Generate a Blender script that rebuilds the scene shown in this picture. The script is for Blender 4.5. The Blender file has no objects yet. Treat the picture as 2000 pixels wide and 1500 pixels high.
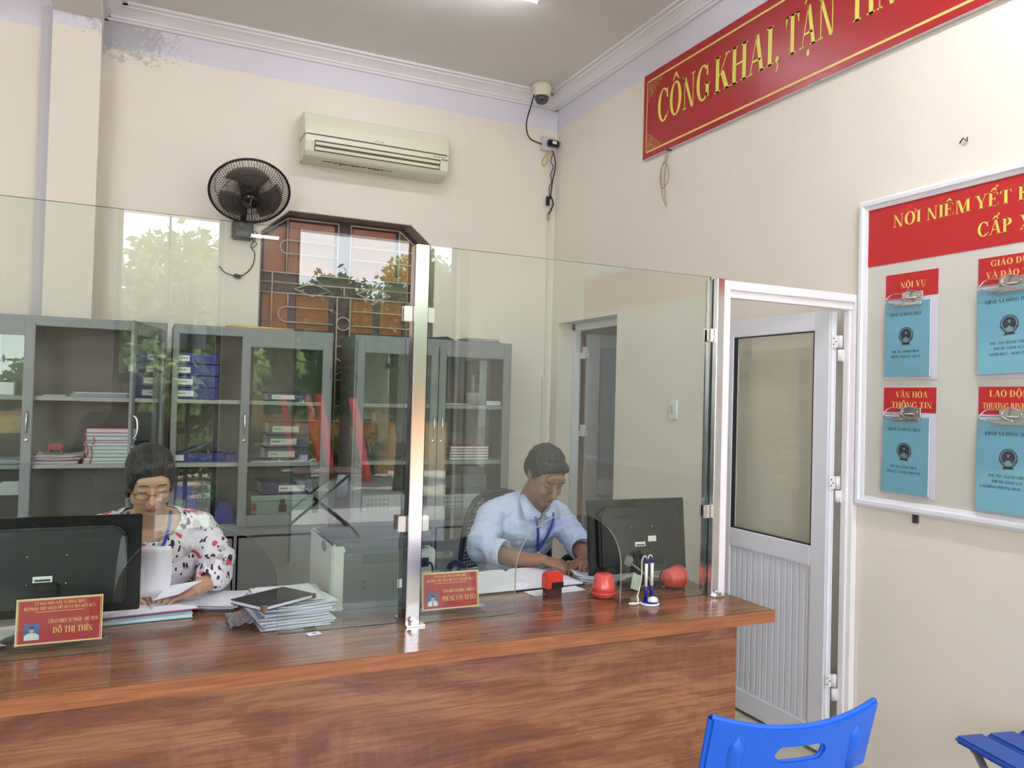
import bpy, bmesh, math, random, unicodedata
from math import sin, cos, pi, radians, sqrt
from mathutils import Vector, Matrix, Euler, Quaternion
random.seed(7)
S = bpy.context.scene
COL = S.collection
# ------------------------------------------------------------------ camera
cam_d = bpy.data.cameras.new('camera'); cam = bpy.data.objects.new('camera', cam_d); COL.objects.link(cam)
_y, _p, _r = radians(25.05), radians(1.11), radians(1.54)
_F = Vector((sin(_y)*cos(_p), cos(_y)*cos(_p), sin(_p)))
_r0 = _F.cross(Vector((0, 0, 1))).normalized(); _u0 = _r0.cross(_F)
_RR = cos(_r)*_r0 + sin(_r)*_u0; _UU = -sin(_r)*_r0 + cos(_r)*_u0
_M = Matrix((_RR, _UU, -_F)).transposed().to_4x4(); _M.translation = (0, 0, 1.5)
cam.matrix_world = _M
cam_d.sensor_fit = 'HORIZONTAL'; cam_d.sensor_width = 36; cam_d.lens = 36*1545/2000
cam_d.clip_start = .05; cam_d.clip_end = 300
S.camera = cam
# ------------------------------------------------------------------ world and light
W = bpy.data.worlds.new('world'); S.world = W; W.use_nodes = True
nt = W.node_tree; nt.nodes.clear()
def wn(t): return nt.nodes.new(t)
_o = wn('ShaderNodeOutputWorld'); _b = wn('ShaderNodeBackground'); _tc = wn('ShaderNodeTexCoord'); _sep = wn('ShaderNodeSeparateXYZ')
_ra = wn('ShaderNodeValToRGB'); _no = wn('ShaderNodeTexNoise'); _mx = wn('ShaderNodeMix'); _mx.data_type = 'RGBA'
nt.links.new(_tc.outputs['Generated'], _sep.inputs[0]); nt.links.new(_sep.outputs[2], _ra.inputs[0])
_ra.color_ramp.elements[0].position = 0.0; _ra.color_ramp.elements[0].color = (.86, .90, .95, 1)
_ra.color_ramp.elements[1].position = .75; _ra.color_ramp.elements[1].color = (.42, .60, .95, 1)
_no.inputs['Scale'].default_value = 3.5; _no.inputs['Detail'].default_value = 5
_ra2 = wn('ShaderNodeValToRGB'); _ra2.color_ramp.elements[0].position = .45; _ra2.color_ramp.elements[1].position = .65
nt.links.new(_tc.outputs['Generated'], _no.inputs['Vector']); nt.links.new(_no.outputs[0], _ra2.inputs[0])
nt.links.new(_ra2.outputs[0], _mx.inputs[0]); nt.links.new(_ra.outputs[0], _mx.inputs[6]); _mx.inputs[7].default_value = (.9, .92, .96, 1)
nt.links.new(_mx.outputs[2], _b.inputs[0]); _b.inputs[1].default_value = 5.2
nt.links.new(_b.outputs[0], _o.inputs[0])
sun_d = bpy.data.lights.new('sun', 'SUN'); sun = bpy.data.objects.new('sun', sun_d); COL.objects.link(sun)
sun_d.energy = 15; sun_d.angle = radians(.6); sun_d.color = (1, .93, .82)
sun.rotation_euler = Vector((-.5, .12, -.85)).to_track_quat('-Z', 'Y').to_euler()
def portal(loc, sx, sy):
    d = bpy.data.lights.new('daylight_portal', 'AREA'); d.shape = 'RECTANGLE'; d.size = sx; d.size_y = sy
    d.cycles.is_portal = True
    o = bpy.data.objects.new('daylight_portal', d); COL.objects.link(o); o.location = loc
    o.rotation_euler = (radians(90), 0, 0)   # faces +y
    return o
YF = -2.1
portal((.19, YF+.03, 1.6), .80, 3.0)
portal((1.96, YF+.03, 1.6), 1.48, 3.0)
portal((-2.4, YF+.03, 1.6), 2.2, 3.0)  # daylight through the added leftmost opening
S.view_settings.view_transform = 'Standard'; S.view_settings.look = 'None'
S.view_settings.gamma = 1; S.view_settings.use_curve_mapping = False
S.view_settings.exposure = 1.2

# ------------------------------------------------------------------ materials
MATS = {}
def newmat(name):
    m = bpy.data.materials.new(name); m.use_nodes = True; MATS[name] = m
    return m, m.node_tree, m.node_tree.nodes['Principled BSDF']
def mat(name, col, rough=.5, metal=0, spec=.5, bump=0, bscale=80, var=0, vscale=4, coat=0, sss=0, trans=0, alpha=1):
    if name in MATS: return MATS[name]
    m, t, b = newmat(name)
    c = (*col, 1)
    b.inputs['Base Color'].default_value = c; b.inputs['Roughness'].default_value = rough
    b.inputs['Metallic'].default_value = metal; b.inputs['Specular IOR Level'].default_value = spec
    b.inputs['Coat Weight'].default_value = coat; b.inputs['Coat Roughness'].default_value = .08
    b.inputs['Subsurface Weight'].default_value = sss; b.inputs['Subsurface Scale'].default_value = .01
    b.inputs['Alpha'].default_value = alpha
    tc = t.nodes.new('ShaderNodeTexCoord')
    if var:
        n = t.nodes.new('ShaderNodeTexNoise'); n.inputs['Scale'].default_value = vscale; n.inputs['Detail'].default_value = 6
        x = t.nodes.new('ShaderNodeMix'); x.data_type = 'RGBA'; x.inputs[6].default_value = tuple(v*(1-var) for v in col)+(1,)
        x.inputs[7].default_value = tuple(min(1, v*(1+var)) for v in col)+(1,)
        t.links.new(tc.outputs['Object'], n.inputs['Vector']); t.links.new(n.outputs[0], x.inputs[0]); t.links.new(x.outputs[2], b.inputs['Base Color'])
    if bump:
        n = t.nodes.new('ShaderNodeTexNoise'); n.inputs['Scale'].default_value = bscale; n.inputs['Detail'].default_value = 4
        q = t.nodes.new('ShaderNodeBump'); q.inputs['Strength'].default_value = bump; q.inputs['Distance'].default_value = .01
        t.links.new(tc.outputs['Object'], n.inputs['Vector']); t.links.new(n.outputs[0], q.inputs['Height']); t.links.new(q.outputs[0], b.inputs['Normal'])
    return m
def math_(t, op, a, b=None, c=None):
    n = t.nodes.new('ShaderNodeMath'); n.operation = op
    for i, v in enumerate((a, b, c)):
        if v is None: continue
        if isinstance(v, (int, float)): n.inputs[i].default_value = v
        else: t.links.new(v, n.inputs[i])
    return n.outputs[0]
def mixc(t, f, a, b):
    x = t.nodes.new('ShaderNodeMix'); x.data_type = 'RGBA'
    for i, v in ((0, f), (6, a), (7, b)):
        if isinstance(v, (int, float)): x.inputs[i].default_value = v
        elif isinstance(v, tuple): x.inputs[i].default_value = v if len(v) == 4 else (*v, 1)
        else: t.links.new(v, x.inputs[i])
    return x.outputs[2]
def noise(t, vec, scale, detail=4, rough=.55):
    n = t.nodes.new('ShaderNodeTexNoise'); n.inputs['Scale'].default_value = scale; n.inputs['Detail'].default_value = detail
    n.inputs['Roughness'].default_value = rough; t.links.new(vec, n.inputs['Vector']); return n.outputs[0]
def ramp(t, f, stops):
    r = t.nodes.new('ShaderNodeValToRGB'); e = r.color_ramp.elements
    while len(e) < len(stops): e.new(.5)
    for i, (p, c) in enumerate(stops):
        e[i].position = p; e[i].color = (*c, 1) if isinstance(c, tuple) else (c, c, c, 1)
    t.links.new(f, r.inputs[0]); return r.outputs[0]
def objco(t, scale=(1, 1, 1)):
    tc = t.nodes.new('ShaderNodeTexCoord'); mp = t.nodes.new('ShaderNodeMapping'); mp.inputs['Scale'].default_value = scale
    t.links.new(tc.outputs['Object'], mp.inputs[0]); return mp.outputs[0]

# painted wall: cream below, lilac-white distemper band on top, old stains and scuffs
def wallmat(name, cream, band, zb):
    m, t, b = newmat(name)
    v = objco(t); sp = t.nodes.new('ShaderNodeSeparateXYZ'); t.links.new(v, sp.inputs[0])
    n1 = noise(t, v, 2.2, 6); n2 = noise(t, v, 9, 5)
    edge = math_(t, 'ADD', sp.outputs[2], math_(t, 'MULTIPLY', math_(t, 'SUBTRACT', n2, .5), .025))
    f = math_(t, 'MULTIPLY', math_(t, 'SUBTRACT', edge, zb-.004), 120); f = math_(t, 'MINIMUM', math_(t, 'MAXIMUM', f, 0), 1)
    c1 = mixc(t, n1, tuple(x*.94 for x in cream), tuple(min(1, x*1.03) for x in cream))
    c = mixc(t, f, c1, mixc(t, n2, tuple(x*.95 for x in band), band))
    sc = ramp(t, noise(t, v, 14, 8, .7), [(.70, 0), (.78, .22)])
    c = mixc(t, sc, c, (.50, .42, .30))
    # grey mould patch under the cornice next to the pillar
    d = t.nodes.new('ShaderNodeVectorMath'); d.operation = 'DISTANCE'
    mp = t.nodes.new('ShaderNodeMapping'); mp.inputs['Scale'].default_value = (1, 1, 1.9)
    t.links.new(v, mp.inputs[0]); t.links.new(mp.outputs[0], d.inputs[0]); d.inputs[1].default_value = (-.16, 5.30, 3.63*1.9)
    n3 = noise(t, v, 26, 8, .75)
    k = math_(t, 'SUBTRACT', math_(t, 'ADD', n3, .25), math_(t, 'MULTIPLY', d.outputs['Value'], .92))
    k = ramp(t, k, [(.48, 0), (.60, .6)])
    c = mixc(t, k, c, (.34, .34, .34))
    t.links.new(c, b.inputs['Base Color']); b.inputs['Roughness'].default_value = .62; b.inputs['Specular IOR Level'].default_value = .3
    q = t.nodes.new('ShaderNodeBump'); q.inputs['Strength'].default_value = .12; q.inputs['Distance'].default_value = .01
    t.links.new(noise(t, v, 6, 6), q.inputs['Height']); t.links.new(q.outputs[0], b.inputs['Normal'])
    return m
CREAM = (.82, .765, .67); BAND = (.74, .72, .80)
wall_m = wallmat('wall_paint', CREAM, BAND, 3.545)
ceil_m = mat('ceiling_paint', (.72, .69, .68), .8, var=.04, vscale=2, bump=.1, bscale=5)
white_paint = mat('white_plaster', (.78, .76, .79), .6, bump=.1, bscale=20)
# floor tiles
m, t, b = newmat('floor_tile'); v = objco(t)
br = t.nodes.new('ShaderNodeTexBrick'); br.offset = 0; br.inputs['Scale'].default_value = 1; br.inputs['Brick Width'].default_value = .5
br.inputs['Row Height'].default_value = .5; br.inputs['Mortar Size'].default_value = .003; t.links.new(v, br.inputs['Vector'])
br.inputs['Mortar'].default_value = (.3, .28, .24, 1)
n = noise(t, v, 5, 7); c = mixc(t, n, (.50, .46, .33), (.66, .62, .50))
t.links.new(c, br.inputs['Color1']); t.links.new(c, br.inputs['Color2']); t.links.new(br.outputs[0], b.inputs['Base Color'])
b.inputs['Roughness'].default_value = .22
floor_m = m
# wood laminate (grain runs along x)
def woodmat(name, cols, rough, coat, sy=1.0, wobble=2.0, flame=.12):
    m, t, b = newmat(name)
    v = objco(t, (.45, 4.2*sy, 4.2)); w = objco(t, (3.0, 90, 90))
    wob = noise(t, objco(t, (.8, 1.6, 1.6)), 1.3, 2)
    vv = t.nodes.new('ShaderNodeVectorMath'); vv.operation = 'ADD'; t.links.new(v, vv.inputs[0])
    cb = t.nodes.new('ShaderNodeCombineXYZ'); k = math_(t, 'MULTIPLY', wob, wobble); t.links.new(k, cb.inputs[1]); t.links.new(k, cb.inputs[2]); t.links.new(cb.outputs[0], vv.inputs[1])
    n1 = noise(t, vv.outputs[0], 1.6, 7, .62); n2 = noise(t, w, 1.2, 4, .6); n3 = noise(t, objco(t, (14, 3, 3)), 2.2, 3)
    c = ramp(t, n1, [(.30, cols[0]), (.43, cols[1]), (.52, cols[2]), (.60, cols[1]), (.70, cols[3])])
    c = mixc(t, ramp(t, n2, [(.40, .55), (.55, 0)]), c, tuple(x*.55 for x in cols[1]))
    c = mixc(t, ramp(t, math_(t, 'MULTIPLY', n3, noise(t, objco(t, (.7, 2.5, 2.5)), 1.7, 2)), [(.27, 0), (.40, flame)]), c, cols[4])
    t.links.new(c, b.inputs['Base Color']); b.inputs['Roughness'].default_value = rough; b.inputs['Coat Weight'].default_value = coat
    b.inputs['Coat Roughness'].default_value = .06
    return m
wood_front = woodmat('walnut_laminate_front', [(.12, .042, .027), (.24, .088, .048), (.37, .165, .085), (.31, .125, .068), (.48, .245, .13)], .28, .15)
wood_top = woodmat('walnut_laminate_top', [(.09, .035, .02), (.20, .085, .04), (.31, .15, .07), (.26, .11, .055), (.38, .21, .11)], .19, .12, wobble=.7, flame=.1)
wood_edge = woodmat('walnut_laminate_edge', [(.26, .085, .035), (.33, .11, .045), (.40, .15, .06), (.36, .12, .05), (.45, .19, .09)], .35, .1)
# thin sheet glass: clear tinted transmission plus mirror reflection
def glassmat(name, tint, gain=2.0, ior=1.52, rough=0.0, f0=0.0):
    m = bpy.data.materials.new(name); m.use_nodes = True; MATS[name] = m; t = m.node_tree; t.nodes.clear()
    o = t.nodes.new('ShaderNodeOutputMaterial'); tr = t.nodes.new('ShaderNodeBsdfTransparent'); g = t.nodes.new('ShaderNodeBsdfGlossy')
    tr.inputs[0].default_value = (*tint, 1); g.inputs['Roughness'].default_value = rough; g.inputs[0].default_value = (.96, 1, .97, 1)
    fr = t.nodes.new('ShaderNodeFresnel'); fr.inputs[0].default_value = ior
    geo = t.nodes.new('ShaderNodeNewGeometry')
    f = math_(t, 'MULTIPLY', fr.outputs[0], gain)
    f = math_(t, 'MULTIPLY', f, math_(t, 'SUBTRACT', 1.0, geo.outputs['Backfacing']))
    f = math_(t, 'MINIMUM', f, .9)
    mx = t.nodes.new('ShaderNodeMixShader'); t.links.new(f, mx.inputs[0]); t.links.new(tr.outputs[0], mx.inputs[1]); t.links.new(g.outputs[0], mx.inputs[2])
    t.links.new(mx.outputs[0], o.inputs[0]); return m
glass_m = glassmat('counter_glass', (.942, .975, .945), 1.45)
glass_edge = mat('glass_edge', (.06, .13, .11), .15)
glass_edge_l = mat('glass_cut_edge', (.34, .42, .38), .2)
cab_glass = glassmat('cabinet_glass', (.93, .95, .94), 1.6)
door_glass = glassmat('door_glass', (.95, .96, .93), 1.4)
clear_m = glassmat('acrylic_clear', (.95, .98, .965), 1.8)
film_m = glassmat('plastic_film', (.95, .95, .96), 2.0, rough=.12)
steel = mat('polished_steel', (.66, .63, .61), .17, 1)
steel_r = mat('brushed_steel', (.55, .53, .50), .25, 1)
chrome = mat('chrome', (.75, .74, .72), .12, 1)
alu_white = mat('white_powder_aluminium', (.80, .81, .86), .35, bump=.03)
alu_white2 = mat('white_aluminium_frame', (.86, .83, .85), .38, var=.04, vscale=12)
red_p = mat('banner_red', (.40, .016, .022), .33, bump=.05, bscale=300)
red_h = mat('header_red', (.50, .018, .022), .45)
yel = mat('lettering_yellow', (.80, .70, .12), .4)
yel2 = mat('lettering_gold', (.85, .62, .20), .4)
board_m = mat('board_white', (.62, .61, .55), .35, var=.04, vscale=3)
blue_paper = mat('blue_paper', (.19, .44, .55), .45, var=.06, vscale=20)
ink = mat('dark_ink', (.03, .045, .06), .6)
paper = mat('white_paper', (.80, .80, .88), .6, bump=.08, bscale=60)
paper_g = mat('pale_green_paper', (.62, .72, .66), .6)
paper_b = mat('page_edges', (.62, .64, .78), .6)
cab_m = mat('grey_steel_paint', (.215, .228, .24), .38, var=.03, vscale=6)
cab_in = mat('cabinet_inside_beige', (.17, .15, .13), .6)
cab_low = mat('grey_steel_door', (.20, .21, .215), .4)
black_pl = mat('black_plastic', (.012, .012, .013), .38)
black_gl = mat('black_gloss', (.010, .010, .012), .16)
dark_pl = mat('charcoal_plastic', (.045, .047, .052), .4)
cream_pl = mat('aged_cream_plastic', (.70, .69, .53), .3, var=.04, vscale=5, coat=.3)
cream_dk = mat('louvre_dark', (.10, .09, .07), .6)
blue_pl = mat('royal_blue_plastic', (.003, .12, .72), .32, bump=.04, bscale=200)
blue_pl2 = mat('seat_blue_plastic', (.01, .07, .40), .4)
grey_tube = mat('grey_steel_tube', (.45, .46, .50), .3, .6)
red_st = mat('red_plastic', (.62, .035, .02), .25, coat=.3)
pink_st = mat('coral_plastic', (.72, .09, .075), .28, coat=.4)
smoke = mat('smoky_plastic', (.06, .02, .02), .15)
navy = mat('navy_plastic', (.01, .012, .20), .2)
wht_pl = mat('white_plastic', (.80, .80, .80), .3)
blk_book = mat('black_leatherette', (.018, .020, .022), .5, bump=.1, bscale=300)
binder = mat('blue_binder', (.012, .015, .20), .4)
binder2 = mat('purple_binder', (.05, .035, .13), .45)
maroon = mat('red_label', (.42, .08, .07), .5)
pinkc = mat('pink_cover', (.70, .10, .22), .45)
skin_m = mat('skin_warm', (.56, .33, .215), .5, sss=.08)
skin_d = mat('skin_tan', (.27, .135, .085), .5, sss=.06)
lip_m = mat('lips', (.36, .12, .10), .45); brow_m = mat('brow_dark', (.05, .03, .02), .7)
hair_m = mat('black_hair', (.012, .010, .010), .42, bump=.3, bscale=140)
brown_w = mat('brown_window_wood', (.10, .055, .05), .5)
orange_w = mat('amber_glass', (.30, .09, .02), .3, var=.15, vscale=5)
grille_m = mat('cream_grille', (.50, .42, .33), .4)
revel_m = mat('window_reveal', (.42, .36, .31), .6)
tin_m = mat('grey_green_tin', (.36, .44, .40), .35, .2)
yellow_m = mat('gold_rod', (.75, .47, .05), .3, .3)
blue_shirt_t = None
# ------------------------------------------------------------------ mesh helpers
class MB:
    def __init__(s): s.v = []; s.f = []; s.m = []; s.sm = []
    def add(s, vs, fs, mi=0, T=None, smooth=False):
        o = len(s.v)
        s.v += [tuple(T @ Vector(p)) if T else tuple(p) for p in vs]
        for f in fs: s.f.append([i+o for i in f]); s.m.append(mi); s.sm.append(smooth)
        return s
    def box(s, x0, x1, y0, y1, z0, z1, mi=0, T=None):
        vs = [(x, y, z) for x in (x0, x1) for y in (y0, y1) for z in (z0, z1)]
        return s.add(vs, [(0, 1, 3, 2), (4, 6, 7, 5), (0, 4, 5, 1), (2, 3, 7, 6), (0, 2, 6, 4), (1, 5, 7, 3)], mi, T)
    def prism(s, pts, a, b, axis='y', mi=0, T=None):
        # pts 2D outline extruded along axis from a to b
        def P(p, h): return {'y': (p[0], h, p[1]), 'x': (h, p[0], p[1]), 'z': (p[0], p[1], h)}[axis]
        n = len(pts); vs = [P(p, a) for p in pts]+[P(p, b) for p in pts]
        fs = [tuple(range(n)), tuple(range(2*n-1, n-1, -1))]+[(i, i+n, (i+1) % n+n, (i+1) % n) for i in range(n)]
        return s.add(vs, fs, mi, T)
    def tube(s, pts, r, n=10, mi=0, caps=True, T=None):
        pts = [Vector(p) for p in pts]; rs = r if isinstance(r, (list, tuple)) else [r]*len(pts)
        vs = []; prev = None
        for i, p in enumerate(pts):
            d = ((pts[min(i+1, len(pts)-1)]-p).normalized()+(p-pts[max(i-1, 0)]).normalized())
            d = d.normalized() if d.length > 1e-6 else Vector((0, 0, 1))
            if prev is None: u = d.orthogonal().normalized()
            else:
                u = prev-d*prev.dot(d); u = u.normalized() if u.length > 1e-6 else d.orthogonal().normalized()
            prev = u; w = d.cross(u)
            for k in range(n): a = 2*pi*k/n; vs.append(p+(u*cos(a)+w*sin(a))*rs[i])
        fs = [(i*n+k, i*n+(k+1) % n, (i+1)*n+(k+1) % n, (i+1)*n+k) for i in range(len(pts)-1) for k in range(n)]
        if caps: fs += [tuple(range(n-1, -1, -1)), tuple(range((len(pts)-1)*n, len(pts)*n))]
        return s.add(vs, fs, mi, T, True)
    def lathe(s, prof, n=24, mi=0, T=None, smooth=True):
        # prof [(r,z)] around z
        vs = [(r*cos(2*pi*k/n), r*sin(2*pi*k/n), z) for r, z in prof for k in range(n)]
        fs = [(i*n+k, i*n+(k+1) % n, (i+1)*n+(k+1) % n, (i+1)*n+k) for i in range(len(prof)-1) for k in range(n)]
        fs += [tuple(range(n-1, -1, -1)), tuple(range((len(prof)-1)*n, len(prof)*n))]
        return s.add(vs, fs, mi, T, smooth)
    def ell(s, c, r, n=14, mi=0, T=None):
        if isinstance(r, (int, float)): r = (r, r, r)
        TT = (T if T else Matrix()) @ Matrix.Translation(c)
        prof = [(sin(pi*i/(n//2+1)), -cos(pi*i/(n//2+1))) for i in range(0, n//2+2)]
        vs = []; nn = len(prof)
        for rr, z in prof:
            for k in range(n): vs.append((rr*cos(2*pi*k/n)*r[0], rr*sin(2*pi*k/n)*r[1], z*r[2]))
        fs = [(i*n+k, i*n+(k+1) % n, (i+1)*n+(k+1) % n, (i+1)*n+k) for i in range(nn-1) for k in range(n)]
        return s.add(vs, fs, mi, TT, True)
    def build(s, name, mats, parent=None, bevel=0, bseg=2, loc=None, rot=None):
        me = bpy.data.meshes.new(name); me.from_pydata(s.v, [], s.f)
        for mt in (mats if isinstance(mats, (list, tuple)) else [mats]): me.materials.append(mt)
        for p, mi, sm in zip(me.polygons, s.m, s.sm): p.material_index = mi; p.use_smooth = sm
        bm = bmesh.new(); bm.from_mesh(me); bmesh.ops.remove_doubles(bm, verts=bm.verts, dist=1e-6) if any(s.sm) else None
        bmesh.ops.recalc_face_normals(bm, faces=bm.faces)
        if bevel:
            bmesh.ops.bevel(bm, geom=[e for e in bm.edges if len(e.link_faces) == 2 and e.calc_face_angle(0) > .5], offset=bevel, segments=bseg, affect='EDGES', clamp_overlap=True)
        bm.to_mesh(me); bm.free()
        o = bpy.data.objects.new(name, me); COL.objects.link(o)
        if parent: o.parent = parent
        if loc: o.location = loc
        if rot: o.rotation_euler = rot
        return o
def tag(o, label=None, cat=None, group=None, kind=None):
    if label: o['label'] = label
    if cat: o['category'] = cat
    if group: o['group'] = group
    if kind: o['kind'] = kind
    return o
def thing(name, label, cat, loc=(0, 0, 0), rz=0, group=None):
    o = bpy.data.objects.new(name, None); COL.objects.link(o); o.location = loc; o.rotation_euler = (0, 0, rz); o.empty_display_size = .05
    return tag(o, label, cat, group)
def struct(o): o['kind'] = 'structure'; return o
def dup(root, loc=None, rz=None, label=None):
    r = root.copy(); COL.objects.link(r)
    if loc is not None: r.location = loc
    if rz is not None: r.rotation_euler[2] = rz
    if label: r['label'] = label
    for ch in list(root.children):
        c = ch.copy(); COL.objects.link(c); c.parent = r
        for g in list(ch.children):
            d = g.copy(); COL.objects.link(d); d.parent = c
    return r
def RZ(a): return Matrix.Rotation(a, 4, 'Z')
def RX(a): return Matrix.Rotation(a, 4, 'X')
def RY(a): return Matrix.Rotation(a, 4, 'Y')
def TR(*a): return Matrix.Translation(a)
def spline(pts, n=6):
    pts = [Vector(p) for p in pts]; out = []
    P = [pts[0]]+pts+[pts[-1]]
    for i in range(1, len(P)-2):
        for k in range(n):
            t_ = k/n; a, b, c, d = P[i-1], P[i], P[i+1], P[i+2]
            out.append(.5*((2*b)+(c-a)*t_+(2*a-5*b+4*c-d)*t_**2+(3*b-a-3*c+d)*t_**3))
    out.append(pts[-1]); return out
def inset_frame(mb, x0, x1, z0, z1, w, y0, y1, mi=0, wb=None):
    wb = wb or w
    mb.box(x0, x0+w, y0, y1, z0, z1, mi); mb.box(x1-w, x1, y0, y1, z0, z1, mi)
    mb.box(x0+w, x1-w, y0, y1, z1-w, z1, mi); mb.box(x0+w, x1-w, y0, y1, z0, z0+wb, mi)

# ------------------------------------------------------------------ serif capitals drawn as outlines
ST, TH, SH = .205, .055, .045
def _r(x0, y0, x1, y1): return [[(x0, y0), (x1, y0), (x1, y1), (x0, y1)]]
def _stem(x, w=ST, y0=0, y1=1, sl=.075, sr=.075, top=True, bot=True):
    o = _r(x, y0, x+w, y1)
    for on, y in ((bot, y0), (top, y1-SH)):
        if on: o += _r(x-sl, y, x+w+sr, y+SH)
    return o
def _arc(cx, cy, rx, ry, a0, a1, tw, tn, n=18):
    # ring whose horizontal walls are tw thick and top/bottom tn thick
    o = []
    for i in range(n):
        q = []
        for a, k in ((a0+(a1-a0)*i/n, 0), (a0+(a1-a0)*(i+1)/n, 0), (a0+(a1-a0)*(i+1)/n, 1), (a0+(a1-a0)*i/n, 1)):
            a = radians(a); q.append((cx+(rx-tw*k)*cos(a), cy+(ry-tn*k)*sin(a)))
        o.append(q)
    return o
def _dg(x0, y0, x1, y1, w): return [[(x0, y0), (x0+w, y0), (x1+w, y1), (x1, y1)]]
G = {}
G['I'] = (.40, _stem(.11))
G['L'] = (.74, _stem(.09)+_r(.09, 0, .66, SH)+[[(.60, 0), (.68, 0), (.70, .26), (.665, .26)], [(.45, 0), (.62, 0), (.68, .2), (.60, .08)]])
G['T'] = (.80, _stem(.305, top=False)+_r(.03, 1-SH, .77, 1)+[[(.03, 1), (.03, .74), (.065, .74), (.13, .95), (.25, 1)], [(.77, 1), (.77, .74), (.735, .74), (.67, .95), (.55, 1)]])
G['H'] = (.95, _stem(.10)+_stem(.665)+_r(.28, .48, .67, .48+TH))
G['E'] = (.80, _stem(.09)+_r(.2, 0, .72, SH)+_r(.2, 1-SH, .68, 1)+_r(.27, .50, .50, .50+TH)+_r(.49, .38, .52, .66)+[[(.68, 1), (.64, 1), (.655, .75), (.69, .75)], [(.5, 1), (.66, 1), (.67, .8), (.60, .94)], [(.72, 0), (.68, 0), (.71, .28), (.745, .28)], [(.5, 0), (.70, 0), (.73, .22), (.64, .07)]])
G['P'] = (.76, _stem(.09)+_arc(.33, .735, .36, .265, -90, 90, ST, TH)+_r(.2, 1-TH, .34, 1)+_r(.2, .47, .34, .47+TH))
G['B'] = (.82, _stem(.09)+_arc(.33, .76, .32, .24, -90, 90, ST*.95, TH)+_arc(.33, .27, .39, .27, -90, 90, ST, TH)+_r(.2, 1-TH, .34, 1)+_r(.2, .50, .34, .50+TH)+_r(.2, 0, .34, TH))
G['R'] = (.90, _stem(.09)+_arc(.33, .745, .34, .255, -90, 90, ST, TH)+_r(.2, 1-TH, .34, 1)+_r(.2, .49, .34, .49+TH)+_dg(.62, 0, .33, .50, .22)+_r(.60, 0, .92, SH))
G['D'] = (.90, _stem(.09)+_arc(.36, .5, .47, .5, -90, 90, ST, TH)+_r(.2, 1-TH, .37, 1)+_r(.2, 0, .37, TH))
G['\u0110'] = (.90, G['D'][1]+_r(-.01, .47, .46, .47+TH))
G['O'] = (.94, _arc(.47, .5, .43, .52, 0, 360, ST, TH, 32))
G['Q'] = (.94, G['O'][1]+_dg(.78, -.22, .42, .02, .16))
G['C'] = (.88, _arc(.48, .5, .44, .52, 48, 312, ST, TH, 28)+[[(.79, 1), (.755, 1), (.70, .70), (.80, .66), (.82, .66)], [(.76, .13), (.80, .10), (.84, .24), (.80, .26)]])
G['G'] = (.97, _arc(.48, .5, .44, .52, 48, 318, ST, TH, 28)+_stem(.66, y0=.06, y1=.46, bot=False)+[[(.79, 1), (.755, 1), (.70, .70), (.80, .66), (.82, .66)]])
G['U'] = (.92, _r(.10, .30, .285, 1)+_r(.02, 1-SH, .37, 1)+_r(.71, .30, .76, 1)+_r(.62, 1-SH, .86, 1)+[[(a[0], a[1]) for a in q] for q in _arc(.43, .31, .33, .33, 180, 360, 0.10, .07)]+_arc(.40, .31, .30, .33, 180, 270, ST, .09))
G['N'] = (.92, _r(.14, 0, .19, 1)+_r(.05, 0, .29, SH)+_r(.03, 1-SH, .2, 1)+_r(.73, 0, .78, 1)+_r(.63, 1-SH, .88, 1)+_dg(.62, -.01, .06, 1, .16))
G['M'] = (1.16, _r(.13, 0, .18, 1)+_r(.04, 0, .28, SH)+_r(.04, 1-SH, .3, 1)+_stem(.86)+_dg(.50, .0, .16, 1, .19)+_dg(.52, 0, .88, 1, .05))
G['A'] = (.92, _dg(.09, 0, .43, 1, .05)+_dg(.64, 0, .38, 1, .19)+_r(.24, .30, .68, .30+TH)+_r(.0, 0, .25, SH)+_r(.56, 0, .92, SH))
G['V'] = (.90, _dg(.38, -.01, .09, 1, .19)+_dg(.44, -.01, .74, 1, .05)+_r(.0, 1-SH, .36, 1)+_r(.64, 1-SH, .88, 1))
G['Y'] = (.90, _stem(.355, y1=.45, top=False)+_dg(.36, .42, .09, 1, .19)+_dg(.49, .42, .75, 1, .05)+_r(.0, 1-SH, .36, 1)+_r(.65, 1-SH, .89, 1))
G['X'] = (.92, _dg(.62, 0, .09, 1, .21)+_dg(.12, 0, .75, 1, .05)+_r(.0, 1-SH, .38, 1)+_r(.65, 1-SH, .89, 1)+_r(.02, 0, .26, SH)+_r(.54, 0, .92, SH))
G['K'] = (.96, _stem(.09)+_dg(.26, .42, .76, 1, .06)+_dg(.66, 0, .34, .56, .23)+_r(.64, 1-SH, .92, 1)+_r(.58, 0, .97, SH))
G['S'] = (.70, _arc(.34, .75, .27, .27, 30, 250, .12, TH)+_arc(.34, .26, .29, .28, 210, 430, .13, TH)+_dg(.50, .36, .12, .60, .12)+_r(.08, .02, .115, .30)+_r(.55, .74, .585, .99))
G[','] = (.32, _arc(.16, .06, .095, .095, 0, 360, .094, .094, 14)+[[(.25, .06), (.20, -.16), (.10, -.27), (.09, -.24), (.16, -.12), (.16, .0)]])
G['.'] = (.32, _arc(.16, .07, .09, .09, 0, 360, .089, .089, 14))
G['-'] = (.46, _r(.05, .28, .41, .38))
G['&'] = (.9, _arc(.38, .78, .2, .22, 0, 360, .1, TH)+_arc(.36, .28, .31, .30, 0, 360, .14, TH)+_dg(.66, 0, .2, .70, .15))
G[' '] = (.36, [])
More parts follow.
